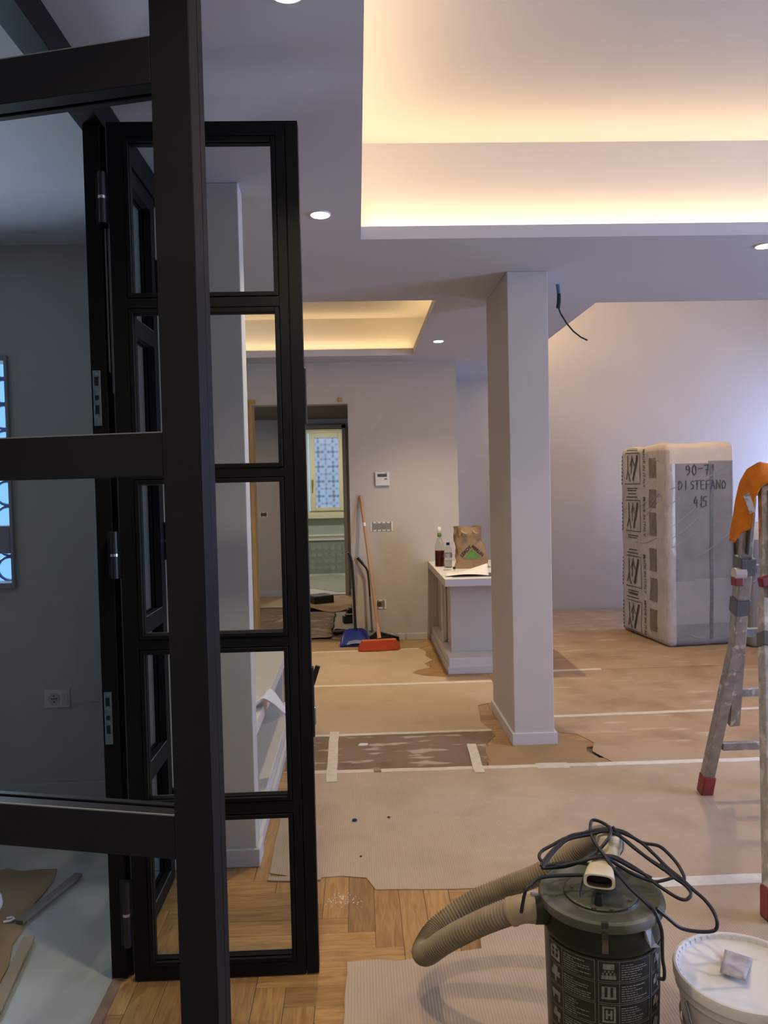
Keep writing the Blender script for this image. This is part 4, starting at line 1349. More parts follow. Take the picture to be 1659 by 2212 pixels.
def six_faces(mb_for, W, D, H, skin, nx, ny, nz):
    mb_for['front'].grid(lambda u, v: skin(Vector((u * W, 0, v * H))), nx, nz)
    mb_for['right'].grid(lambda u, v: skin(Vector((W, u * D, v * H))), ny, nz)
    mb_for['back'].grid(lambda u, v: skin(Vector((W - u * W, D, v * H))), nx, nz)
    mb_for['left'].grid(lambda u, v: skin(Vector((0, D - u * D, v * H))), ny, nz)
    mb_for['top'].grid(lambda u, v: skin(Vector((u * W, v * D, H))), nx, ny)
    mb_for['bottom'].grid(lambda u, v: skin(Vector((u * W, D - v * D, 0))), nx, ny)


mat_t = thing('wrapped_mattress', 'tall wrapped mattress pack standing on end with marker writing on its front', 'mattress', A0, RZ)
MW, MD, MH = 0.625, 0.88, 1.715
skin = rounded_box(MW, MD, MH, 0.055, 0, 0, 0, 2.0, 0.007, 0.02)
G = MB()
six_faces({k: G for k in ('front', 'right', 'back', 'left', 'top', 'bottom')}, MW, MD, MH, skin, 40, 40, 90)
# cut the front wrap into its zones by material index (different films)
for fi, f in enumerate(G.f):
    c = sum((G.v[i] for i in f), Vector()) / len(f)
    front = c.y < 0.03 and c.x > 0.03
    if c.z > MH - 0.165 - 0.012 * math.sin(c.x * 9) and (front or c.x > MW - 0.05):
        G.mi[fi] = 3
    elif c.z > MH - 0.05:
        G.mi[fi] = 3
    elif front or c.x > MW - 0.03:
        if c.x < 0.075 and front:
            G.mi[fi] = 0
        elif 0.20 < c.z < 0.565 + 0.05 * (c.x - 0.3):
            G.mi[fi] = 2
        else:
            G.mi[fi] = 1
    else:
        G.mi[fi] = 0
obj('padded_block', G, [WRAPL, WRAPG, WRAPM, FOAM], mat_t, smooth=60, weld=True)
obj('seam_strip', MB().grid(lambda u, v: tuple(skin(Vector((0.38 + 0.028 * u + 0.01 * v, 0.0, 0.06 + (MH - 0.24) * v))) + Vector((0, -0.004, 0))), 2, 40), SEAM, mat_t)
# raised folds of the film across the front
rnd = random.Random(11)
for (xa, za, xb, zb) in ((0.02, 1.19, 0.40, 1.52), (0.05, 1.02, 0.46, 1.36), (0.02, 0.90, 0.40, 1.20), (0.04, 0.84, 0.30, 1.02), (0.25, 0.75, 0.6, 0.98), (0.3, 1.40, 0.6, 1.57),
                         (0.20, 0.10, 0.34, 0.085), (0.03, 1.33, 0.2, 1.44)):
    pts = []
    for q in range(9):
        t = q / 8
        p = skin(Vector((xa + (xb - xa) * t, 0.0, za + (zb - za) * t - 0.02 * math.sin(t * PI))))
        pts.append(p + Vector((0, -0.001, 0)))
    obj('film_fold', MB().tube(pts, [0.001, 0.003, 0.004, 0.0045, 0.004, 0.004, 0.003, 0.002, 0.001], 6), WRAPM, mat_t, smooth=60)
for (ya, za, yb, zb) in ((0.10, 1.27, 0.80, 1.13), (0.12, 1.23, 0.5, 1.05), (0.05, 0.92, 0.6, 0.84), (0.10, 1.30, 0.42, 1.12), (0.06, 1.55, 0.3, 1.62)):
    pts = [skin(Vector((0.0, ya + (yb - ya) * q / 8, za + (zb - za) * q / 8 + 0.012 * math.sin(q)))) + Vector((-0.001, 0, 0)) for q in range(9)]
    obj('film_fold', MB().tube(pts, [0.001, 0.003, 0.004, 0.005, 0.0045, 0.004, 0.003, 0.002, 0.001], 6), WRAPL, mat_t, smooth=60)
# dark taped patches down the corner of the left side
for z0_, h in ((1.43, 0.17), (1.17, 0.16), (0.93, 0.20), (0.62, 0.20), (0.36, 0.20), (0.10, 0.19)):
    obj('tape_patch', MB().grid(lambda u, v: tuple(skin(Vector((0.0, 0.30 - 0.12 * u, z0_ + h * v))) + Vector((-0.004, 0, 0))), 4, 6), WINDOWP, mat_t)


def on_left(mb, strokes, w):
    """flat ink strokes on the left side; coordinates (distance from front edge, height)"""
    for (ya, za, yb, zb) in strokes:
        a, b = Vector((ya, za)), Vector((yb, zb))
        d = (b - a)
        L = d.length
        d.normalize()
        n = Vector((-d.y, d.x)) * w / 2
        k = max(2, int(L / 0.05))

        def fn(u, v):
            p = a + d * L * v + n * (2 * u - 1)
            return tuple(skin(Vector((0.0, p.x, p.y))) + Vector((-0.0045, 0, 0)))
        mb.grid(fn, 1, k)


for zc in (1.52, 1.09, 0.58, 0.17):
    mb = MB()
    on_left(mb, [(0.47, zc + 0.14, 0.76, zc + 0.14), (0.47, zc - 0.14, 0.76, zc - 0.14), (0.47, zc - 0.14, 0.47, zc + 0.14)], 0.007)
    on_left(mb, [(0.52, zc + 0.12, 0.60, zc - 0.11)], 0.030)
    on_left(mb, [(0.70, zc + 0.12, 0.70, zc - 0.02), (0.70, zc - 0.02, 0.66, zc - 0.12), (0.70, zc - 0.02, 0.73, zc - 0.10), (0.62, zc + 0.12, 0.635, zc - 0.05),
                 (0.62, zc + 0.10, 0.66, zc + 0.02), (0.62, zc + 0.10, 0.58, zc + 0.02)], 0.012)
    on_left(mb, [(0.52, zc - 0.18, 0.72, zc - 0.18), (0.54, zc - 0.20, 0.72, zc - 0.20), (0.52, zc + 0.17, 0.74, zc + 0.17), (0.54, zc + 0.20, 0.70, zc + 0.20)], 0.009)
    on_left(mb, [(0.83, zc + 0.12 - 0.035 * q, 0.83, zc + 0.10 - 0.035 * q) for q in range(8)], 0.020)
    obj('printed_emblem', mb, INKS, mat_t)
    me = text_mesh('MADE IN ITALY', 0.062, INKS, 'printed_words', 0.0004)
    for v in me.vertices:
        # reading downwards, letters turned a quarter
        v.co = skin(Vector((0.0, 0.395 - v.co.y, max(0.03, zc - v.co.x * 0.82)))) + Vector((-0.0045, 0, 0))
    put('printed_words', me, mat_t)

STROKE = {'9': [[(0.75, 0.7), (0.5, 0.98), (0.2, 0.8), (0.25, 0.55), (0.6, 0.55), (0.78, 0.75), (0.75, 0.3), (0.3, 0.0)]],
          '0': [[(0.5, 1), (0.2, 0.75), (0.15, 0.3), (0.45, 0.0), (0.8, 0.25), (0.82, 0.75), (0.5, 1)]],
          '-': [[(0.1, 0.62), (0.85, 0.66)]],
          '7': [[(0.15, 0.95), (0.8, 1.0), (0.5, 0.0)], [(0.3, 0.5), (0.8, 0.52)]],
          '1': [[(0.3, 0.7), (0.55, 1.0), (0.5, 0.4)]],
          'D': [[(0.2, 0.0), (0.2, 1.0), (0.6, 0.85), (0.8, 0.5), (0.6, 0.12), (0.2, 0.0)]],
          'I': [[(0.5, 0.0), (0.5, 1.0)]],
          'S': [[(0.85, 0.9), (0.4, 0.95), (0.25, 0.65), (0.75, 0.45), (0.7, 0.1), (0.15, 0.05)]],
          'T': [[(0.05, 0.95), (0.95, 1.0)], [(0.5, 0.98), (0.48, 0.0)]],
          'E': [[(0.85, 0.98), (0.2, 0.95), (0.2, 0.0), (0.85, 0.04)], [(0.2, 0.5), (0.7, 0.52)]],
          'F': [[(0.85, 1.0), (0.2, 0.95), (0.22, 0.0)], [(0.2, 0.52), (0.7, 0.55)]],
          'A': [[(0.1, 0.0), (0.45, 1.0), (0.85, 0.0)], [(0.25, 0.38), (0.75, 0.38)]],
          'N': [[(0.15, 0.0), (0.2, 1.0), (0.8, 0.02), (0.85, 1.0)]],
          'O': [[(0.5, 0.95), (0.15, 0.6), (0.3, 0.05), (0.75, 0.1), (0.88, 0.6), (0.5, 0.95)]],
          '4': [[(0.5, 1.0), (0.15, 0.4), (0.75, 0.42)], [(0.65, 0.7), (0.6, 0.0)]],
          '/': [[(0.45, 0.0), (0.5, 1.05)]],
          '5': [[(0.85, 0.98), (0.3, 0.95), (0.25, 0.6), (0.75, 0.55), (0.75, 0.15), (0.2, 0.0)]]}


def write(s, x, z, h, adv, w):
    mb = MB()
    for ch in s:
        for line in STROKE.get(ch, []):
            for a, b in zip(line[:-1], line[1:]):
                A, B = Vector((x + a[0] * h * 0.62, z + a[1] * h)), Vector((x + b[0] * h * 0.62, z + b[1] * h))
                d = (B - A).normalized()
                n = Vector((-d.y, d.x)) * w / 2
                q = [A - d * w * 0.3 - n, B + d * w * 0.3 - n, B + d * w * 0.3 + n, A - d * w * 0.3 + n]
                mb.add([skin(Vector((p.x, 0.0, p.y))) + Vector((0, -0.006, 0)) for p in q], [(0, 1, 2, 3)])
        x += adv * (0.6 if ch in 'I/ ' else 1.0)
    return obj('marker_writing', mb, MARKER, mat_t)


write('90-71', 0.165, 1.445, 0.085, 0.056, 0.008)
write('DI STEFANO', 0.10, 1.325, 0.075, 0.047, 0.007)
write('4/5', 0.235, 1.175, 0.090, 0.048, 0.008)

pk = thing('wrapped_pack', 'lower grey wrapped pack standing behind the ladder', 'package', (3.235, 6.30, 0.003), RZ)
skin2 = rounded_box(0.80, 0.7, 1.0, 0.05, 0, 0, 0, 5.0, 0.008, 0.02)
G2 = MB()
six_faces({k: G2 for k in ('front', 'right', 'back', 'left', 'top', 'bottom')}, 0.80, 0.7, 1.0, skin2, 24, 20, 30)
for fi, f in enumerate(G2.f):
    c = sum((G2.v[i] for i in f), Vector()) / len(f)
    G2.mi[fi] = 1 if (c.z > 0.90 or 0.13 < c.z < 0.17) else 0
obj('padded_block', G2, [WRAPG, FOAM], pk, smooth=60, weld=True)
for (xa, za, xb, zb) in ((0.05, 0.3, 0.4, 0.55), (0.1, 0.2, 0.35, 0.42), (0.02, 0.55, 0.3, 0.75)):
    obj('film_fold', MB().tube([skin2(Vector((xa + (xb - xa) * q / 6, 0, za + (zb - za) * q / 6))) for q in range(7)], 0.004, 6), WRAPM, pk)

# ------------------------------------------------------------------ ladder
O = (1.52, 2.95, 0.0034)
ld_ = thing('folding_ladder', 'paint-splashed aluminium folding ladder with red feet and locks', 'ladder', O)


def lbar(name, a, b, w, d, mt, par=ld_, side=(1, 0, 0), bevel=0.003):
    return obj(name, MB(O).bar(a, b, w, d, side), mt, par, bevel=bevel)


DX = 0.40
for sx, nm in ((0, 'stile'), (1, 'stile')):
    f = (lambda p, e=0.0: (p[0] + sx * (DX + e), p[1], p[2]))
    s1 = lbar('stile', f((1.524, 2.970, 1.40)), f((1.612, 3.300, 0.345), -0.18), 0.046, 0.030, ALU)
    lbar('stile_groove', f((1.522, 2.955, 1.40)), f((1.5455, 3.043, 1.115), -0.045), 0.010, 0.028, M('groove_dark', (0.10, 0.10, 0.10), 0.5), s1)
    s2 = lbar('outer_leg', f((1.552, 3.075, 1.10)), f((1.572, 3.185, 0.73), -0.02), 0.050, 0.055, ALU)
    s3 = lbar('outer_leg', f((1.572, 3.178, 0.75), -0.02), f((1.532, 3.400, 0.05), 0.06), 0.048, 0.045, ALU)
    lbar('clamp', f((1.552, 3.068, 1.10)), f((1.555, 3.085, 1.03)), 0.062, 0.068, STRAP, s2)
    lbar('clamp', f((1.560, 3.125, 0.925)), f((1.564, 3.145, 0.86)), 0.060, 0.066, STRAP, s2)
    ft = obj('foot', MB(O).bar(f((1.536, 3.385, 0.095), 0.06), f((1.529, 3.405, 0.004), 0.06), 0.056, 0.056), REDP, ld_, bevel=0.006)
    n1 = lbar('stile', f((1.534, 2.873, 1.395)), f((1.445, 2.690, 0.80), -0.05), 0.050, 0.030, ALUS)
    lbar('stile_groove', f((1.532, 2.850, 1.37)), f((1.455, 2.69, 0.86), -0.05), 0.010, 0.030, ALU, n1)
    n2 = lbar('outer_leg', f((1.462, 2.735, 0.98), -0.04), f((1.301, 2.408, 0.05), 0.08), 0.050, 0.050, ALUS)
    lbar('clamp', f((1.442, 2.695, 0.868), -0.03), f((1.433, 2.677, 0.82), -0.02), 0.056, 0.056, STRAP, n2)
    obj('foot', MB(O).bar(f((1.306, 2.42, 0.10), 0.08), f((1.296, 2.402, 0.004), 0.08), 0.058, 0.058), REDP, ld_, bevel=0.006)
    lk = obj('lock_handle', MB(O).bar(f((1.43, 2.725, 1.042), -0.04), f((1.52, 2.735, 1.06), -0.04), 0.036, 0.030, (0, 0, 1)), REDP, ld_, bevel=0.006)
    kb = obj('lock_knob', MB(O).tube([f((1.545, 3.06, 1.035)), f((1.500, 3.06, 1.035))], 0.024, 12), M('pale_knob', (0.62, 0.55, 0.46), 0.5), ld_, smooth=50)
    obj('knob_base', MB(O).box(f((1.498, 0, 0))[0], f((1.535, 0, 0))[0], 3.045, 3.085, 0.985, 1.022), REDP, kb, bevel=0.005)
    obj('hinge_disc', MB(O).tube([f((1.510, 2.925, 1.385)), f((1.555, 2.925, 1.385))], 0.036, 18), ALU, ld_, smooth=40)
for z in (0.24, 0.50, 0.775, 1.05, 1.27):
    y = 3.41 - 0.46 * z / 1.47
    x0 = 1.575 + 0.02 * (z > 0.4)
    lbar('rung', (x0, y, z), (x0 + DX - 0.05, y, z), 0.034, 0.030, ALU, side=(0, 0, 1))
for z in (0.44, 0.80, 1.08):
    y = 2.41 + 0.5 * z / 1.47
    x0 = 1.32 + 0.15 * z
    lbar('rung', (x0, y, z), (x0 + DX, y, z), 0.034, 0.030, ALUS, side=(0, 0, 1))

# orange fleece over the ladder top
outer = [(1.422, 1.175), (1.426, 1.228), (1.436, 1.281), (1.445, 1.325), (1.463, 1.396), (1.491, 1.448), (1.536, 1.479), (1.568, 1.468), (1.612, 1.440), (1.650, 1.385)]
inner = [(1.391, 1.180), (1.407, 1.203), (1.433, 1.222), (1.454, 1.233), (1.460, 1.271), (1.469, 1.336), (1.492, 1.383), (1.521, 1.403), (1.562, 1.400), (1.605, 1.350)]


def lerp_list(l, t):
    k = min(int(t * (len(l) - 1)), len(l) - 2)
    f = t * (len(l) - 1) - k
    return Vector(l[k]) * (1 - f) + Vector(l[k + 1]) * f


def cloth(u, v):
    """u along the drape, v from the front hem over the ridge to the rear hem"""
    a, b = lerp_list(outer, u), lerp_list(inner, u)
    k = abs(v * 2 - 1)
    if v > 0.5:
        b = a + (b - a) * 0.55 + Vector((0.085, 0.01))
    p = a + (b - a) * k
    y = 2.925 + (v * 2 - 1) * (0.055 + 0.045 * math.sin(min(1, k * 1.4) * PI / 2))
    w = mnoise.noise(Vector((u * 6, v * 7, 2))) * 0.008 + 0.006 * math.sin(u * 13 + v * 4)
    return (p.x + w * 0.4, y + w, p.y + w * 0.5)


O = (1.497, 2.925, 1.40)
cl = thing('orange_cloth', 'bright orange fleece cloth hung over the ladder top', 'cloth', O)
o = obj('fabric', MB(O).grid(cloth, 40, 28), ORANGE, cl, smooth=70)
o.modifiers.new('thick', 'SOLIDIFY').thickness = 0.004
obj('care_label', MB(O).add([(1.414, 2.806, 1.351), (1.435, 2.803, 1.364), (1.455, 2.798, 1.296), (1.436, 2.800, 1.286)], [(0, 1, 2, 3)]).add([(1.414, 2.808, 1.351), (1.435, 2.805, 1.364), (1.455, 2.800, 1.296), (1.436, 2.802, 1.286)], [(3, 2, 1, 0)]),
    M('care_label', (0.66, 0.64, 0.58), 0.7, c2=(0.34, 0.33, 0.30), scale=70, lo=0.5, hi=0.62), cl)

# ------------------------------------------------------------------ vacuum cleaner
VC = Vector((0.566, 1.835, 0.021))
vac = thing('ash_vacuum', 'dusty dark green canister vacuum cleaner with black cord heaped on its lid', 'vacuum cleaner', VC)
VR = 0.136
obj('drum', MB().lathe([(0.118, -0.0175), (0.124, -0.008), (0.128, 0.0), (VR - 0.003, 0.20), (VR, 0.322), (VR + 0.002, 0.326), (VR + 0.002, 0.332), (VR, 0.337), (VR + 0.001, 0.385)], n=56), VACG, vac, smooth=40)
lid = obj('lid', MB().lathe([(VR + 0.003, 0.378), (VR + 0.010, 0.382), (VR + 0.013, 0.392), (VR + 0.010, 0.402), (VR + 0.001, 0.405), (VR - 0.010, 0.399), (0.092, 0.397), (0.085, 0.404), (0.080, 0.405), (0.0, 0.406)], n=56, cap1=False), VACL, vac, smooth=35)
obj('lid_groove', MB().tube([(0.086 * math.cos(t * PI / 20), 0.086 * math.sin(t * PI / 20), 0.4005) for t in range(40)], 0.003, 6, closed=True), VACG, lid)
for (x, y) in ((-0.04, -0.075), (-0.065, 0.02), (0.055, -0.05), (0.0, -0.085)):
    obj('lid_screw', MB().tube([(x, y, 0.403), (x, y, 0.409)], 0.005, 8), RUST, lid)
obj('lid_knob', MB().tube([(-0.022, -0.058, 0.403), (-0.022, -0.058, 0.43)], [0.012, 0.008], 10), BLACKP, lid, smooth=50)


def ring_pt(ang, z, r=0.0):
    return Vector((math.cos(ang) * (VR + r), math.sin(ang) * (VR + r), z))


def drum_patch(mb, a0, a1, z0, z1, r, n=None, shear=0.0):
    n = n or max(1, int(abs(a1 - a0) * 10))
    rr = (lambda z: -0.003 * (0.322 - z) / 0.122 if z < 0.322 else 0.0)
    mb.grid(lambda u, v: ring_pt(a0 + (a1 - a0) * u, z0 + (z1 - z0) * v, r + rr(z0 + (z1 - z0) * v)), n, 1)


lab = MB()
A_L = math.radians(-169)
A_R = math.radians(4)
obj_lab = None
mb = MB()
for k in range(6):
    pass
drum_patch(mb, A_L, A_R, 0.205, 0.319, 0.0012, 40)
drum_patch(mb, A_L, A_R, 0.06, 0.205, 0.0012, 40)
obj_lab = obj('label', mb, LABELD, vac, smooth=40)
pm = MB()
cell_w = math.radians(57)
icons = 0
rnd = random.Random(5)
for col_ in range(3):
    a0 = A_L + col_ * cell_w
    for row in range(5):
        zt = 0.315 - row * 0.0505
        zb = zt - 0.0475
        ai = a0 + math.radians(1.5)
        split = a0 + math.radians(21)
        ae = a0 + cell_w - math.radians(1.5)
        t = 0.0011
        # cell border and divider
        drum_patch(pm, ai, ae, zt - t, zt, 0.002)
        drum_patch(pm, ai, ae, zb, zb + t, 0.002)
        drum_patch(pm, ai, ai + 0.008, zb, zt, 0.002)
        drum_patch(pm, ae - 0.008, ae, zb, zt, 0.002)
        drum_patch(pm, split, split + 0.008, zb, zt, 0.002)
        # lines of small print
        for q in range(7):
            zl = zt - 0.008 - q * 0.0054
            L = rnd.uniform(0.35, 0.95)
            a = split + 0.035
            end = split + 0.035 + (ae - split - 0.06) * L
            while a < end:
                b = min(end, a + rnd.uniform(0.03, 0.09))
                drum_patch(pm, a, b, zl - 0.0024, zl, 0.002, 2)
                a = b + 0.012
        # pictogram
        c = (ai + split) / 2
        w = (split - ai) * 0.36
        h = 0.019
        zc = (zt + zb) / 2
        kind = (col_, row)
        P = lambda x0, x1, y0, y1: drum_patch(pm, c + x0 * w, c + x1 * w, zc + y0 * h, zc + y1 * h, 0.002, 2)
        if kind == (0, 0):      # house
            P(-1, 1, -0.9, -0.5); P(-1, -0.6, -0.5, 0.6); P(-0.15, 0.2, -0.5, 0.6); P(0.65, 1, -0.9, 0.6); P(-1, 1, 0.0, 0.2); P(-0.8, 0.8, 0.6, 0.8); P(-0.4, 0.4, 0.8, 1.0)
        elif kind == (0, 1):    # tree
            P(-0.5, 0.5, 0.4, 1.0); P(-0.9, 0.9, -0.3, 0.4); P(-0.2, 0.2, -1, -0.3)
        elif kind == (0, 2):    # trailer
            P(-1, 0.9, -0.1, 0.5); P(-0.8, -0.4, -0.6, -0.1); P(0.4, 0.8, -0.8, -0.1)
        elif kind == (1, 0):    # screen and audience
            P(-0.75, 0.75, 0.25, 0.95)
            for q in (-0.75, -0.25, 0.25, 0.75):
                P(q - 0.22, q + 0.22, -0.95, -0.45); P(q - 0.12, q + 0.12, -0.38, -0.15)
            for q in (-0.5, 0.0, 0.5):
                P(q - 0.11, q + 0.11, -0.1, 0.12)
        elif kind == (1, 1):    # striped awning
            for q in range(5):
                if q % 2 == 0:
                    P(-0.95 + q * 0.38, -0.57 + q * 0.38, -0.5, 0.75)
            P(-0.95, 0.95, 0.72, 0.8); P(-1, 1, -0.75, -0.5)
        elif kind == (1, 2):    # framed H
            P(-0.9, 0.9, 0.75, 1.0); P(-0.9, 0.9, -1.0, -0.75); P(-0.9, -0.65, -0.75, 0.75); P(0.65, 0.9, -0.75, 0.75)
            P(-0.45, -0.15, -0.55, 0.55); P(0.15, 0.45, -0.55, 0.55); P(-0.15, 0.15, -0.12, 0.12)
        else:
            P(-0.8, 0.8, -0.2, 0.5); P(-0.5, 0.1, 0.5, 0.9); P(0.2, 0.6, -0.8, -0.2)
obj('label_print', pm, LABELW, obj_lab)


def vbox(ang, z0, z1, w, d, r0=0.0):
    n = Vector((math.cos(ang), math.sin(ang), 0))
    tq = Vector((-n.y, n.x, 0))
    c = n * (VR + r0 + d / 2)
    return c, tq, n


# clasp at the front, bracket beside it
ang = math.radians(-104)
n = Vector((math.cos(ang), math.sin(ang), 0)); tq = Vector((-n.y, n.x, 0)); up = Vector((0, 0, 1))
clp = obj('clasp', MB().obox(n * (VR + 0.008) + Vector((0, 0, 0.390)), tq, n, up, 0.008, 0.004, 0.020), M('dark_clasp', (0.05, 0.05, 0.04), 0.4, 0.5), vac, bevel=0.002)
obj('clasp_lever', MB().obox(n * (VR + 0.009) + Vector((0, 0, 0.361)), tq, (n * 0.97 + up * 0.2).normalized(), (up * 0.97 - n * 0.2).normalized(), 0.007, 0.003, 0.022), RUST, clp, bevel=0.002)
ang = math.radians(-62)
n = Vector((math.cos(ang), math.sin(ang), 0)); tq = Vector((-n.y, n.x, 0))
hb = MB()
prof = [(-0.022, 0.392), (0.012, 0.392), (0.010, 0.377), (0.010, 0.353), (0.026, 0.337), (-0.004, 0.345), (-0.008, 0.360), (-0.010, 0.380)]
vs = [n * (VR + 0.004 + dd + (0.010 if z < 0.360 else 0)) + tq * a + Vector((0, 0, z)) for dd in (0, 0.006) for a, z in prof]
m_ = len(prof)
hb.add(vs, [tuple(range(m_)), tuple(range(m_, 2 * m_))[::-1]] + [(i, (i + 1) % m_, m_ + (i + 1) % m_, m_ + i) for i in range(m_)])
obj('carry_bracket', hb, STEELG, vac, bevel=0.001)


def smooth_path(pts, sub=6):
    pts = [Vector(p) for p in pts]
    out = []
    for i in range(len(pts) - 1):
        p0 = pts[max(i - 1, 0)]; p1 = pts[i]; p2 = pts[i + 1]; p3 = pts[min(i + 2, len(pts) - 1)]
        for k in range(sub):
            t = k / sub
            out.append(0.5 * ((2 * p1) + (p2 - p0) * t + (2 * p0 - 5 * p1 + 4 * p2 - p3) * t * t + (3 * p1 - p0 - 3 * p2 + p3) * t ** 3))
    out.append(pts[-1])
    return out


# inlet, cuff, ribbed hose
obj('inlet', MB(VC).tube([(0.447, 1.838, 0.385), (0.405, 1.84, 0.385)], 0.034, 20), VACG, vac, smooth=50)
obj('inlet_bracket', MB(VC).tube([(0.425, 1.842, 0.405), (0.412, 1.842, 0.418), (0.397, 1.842, 0.420)], 0.006, 8), STEELG, vac)
hose_path = smooth_path([(0.405, 1.84, 0.385), (0.366, 1.845, 0.382), (0.284, 1.895, 0.325), (0.205, 1.97, 0.240), (0.158, 2.045, 0.160), (0.153, 2.125, 0.125),
                         (0.200, 2.185, 0.150), (0.300, 2.205, 0.208), (0.398, 2.20, 0.250), (0.485, 2.165, 0.300), (0.575, 2.12, 0.38), (0.625, 2.06, 0.45), (0.635, 1.99, 0.485)], 40)
obj('cuff', MB(VC).tube(hose_path[2:50], [0.0325] * 44 + [0.0338] * 4, 20), CUFF, vac, smooth=50)
hp = hose_path[48:]
obj('hose', MB(VC).tube(hp, [0.0278 + 0.0026 * math.cos(q * PI / 1.5) for q in range(len(hp))], 16), HOSE, vac, smooth=80)
# nozzle lying on top
nz_c = [(0.585, 1.885, 0.462), (0.577, 1.86, 0.466), (0.566, 1.835, 0.472), (0.555, 1.805, 0.478), (0.543, 1.770, 0.483)]
mb = MB(VC)


def nozz(u, v):
    k = v * (len(nz_c) - 1)
    i = min(int(k), len(nz_c) - 2)
    p = Vector(nz_c[i]).lerp(Vector(nz_c[i + 1]), k - i)
    d = (Vector(nz_c[-1]) - Vector(nz_c[0])).normalized()
    sx = d.cross(Vector((0, 0, 1))).normalized()
    up_ = sx.cross(d)
    wid = 0.026 + 0.010 * v
    hei = 0.026 - 0.010 * v
    a = u * 2 * PI
    e = 1.0 if v < 0.4 else 0.6
    c, s = math.cos(a), math.sin(a)
    return p + sx * wid * math.copysign(abs(c) ** e, c) + up_ * hei * math.copysign(abs(s) ** e, s)


def nozz_in(u, v):
    o_ = nozz(u, 1.0 - 0.25 * v)
    k = (1.0 - 0.25 * v) * (len(nz_c) - 1)
    i = min(int(k), len(nz_c) - 2)
    p = Vector(nz_c[i]).lerp(Vector(nz_c[i + 1]), k - i)
    return p + (o_ - p) * 0.80


mb.grid(nozz, 32, 18, closed_u=True)
mb.add([nozz(k / 24, 0) for k in range(24)], [tuple(range(24))])
mb.grid(lambda u, v: Vector(nozz(u, 1.0)).lerp(Vector(nozz_in(u, 0.0)), v), 32, 1, closed_u=True)
nzo = obj('nozzle', mb, NOZZLE, vac, smooth=45)
mb = MB(VC).grid(nozz_in, 32, 3, closed_u=True)
mb.add([nozz_in(k / 24, 1.0) for k in range(24)], [tuple(range(24))])
obj('nozzle_mouth', mb, M('nozzle_inside', (0.10, 0.07, 0.045), 0.8), nzo, smooth=45)
obj('nozzle_elbow', MB(VC).tube(smooth_path([(0.585, 1.875, 0.455), (0.605, 1.905, 0.470), (0.618, 1.930, 0.488), (0.622, 1.942, 0.508), (0.622, 1.945, 0.520)], 4),
                               [0.024] * 4 + [0.029] * 4 + [0.033] * 4 + [0.031, 0.027, 0.021, 0.012, 0.003], 20), NOZZLE, nzo, smooth=60)
obj('nozzle_collar', MB(VC).tube([(0.625, 1.945, 0.488), (0.640, 1.972, 0.478)], [0.036, 0.034], 20), M('grey_collar', (0.34, 0.31, 0.26), 0.5), nzo, smooth=50)

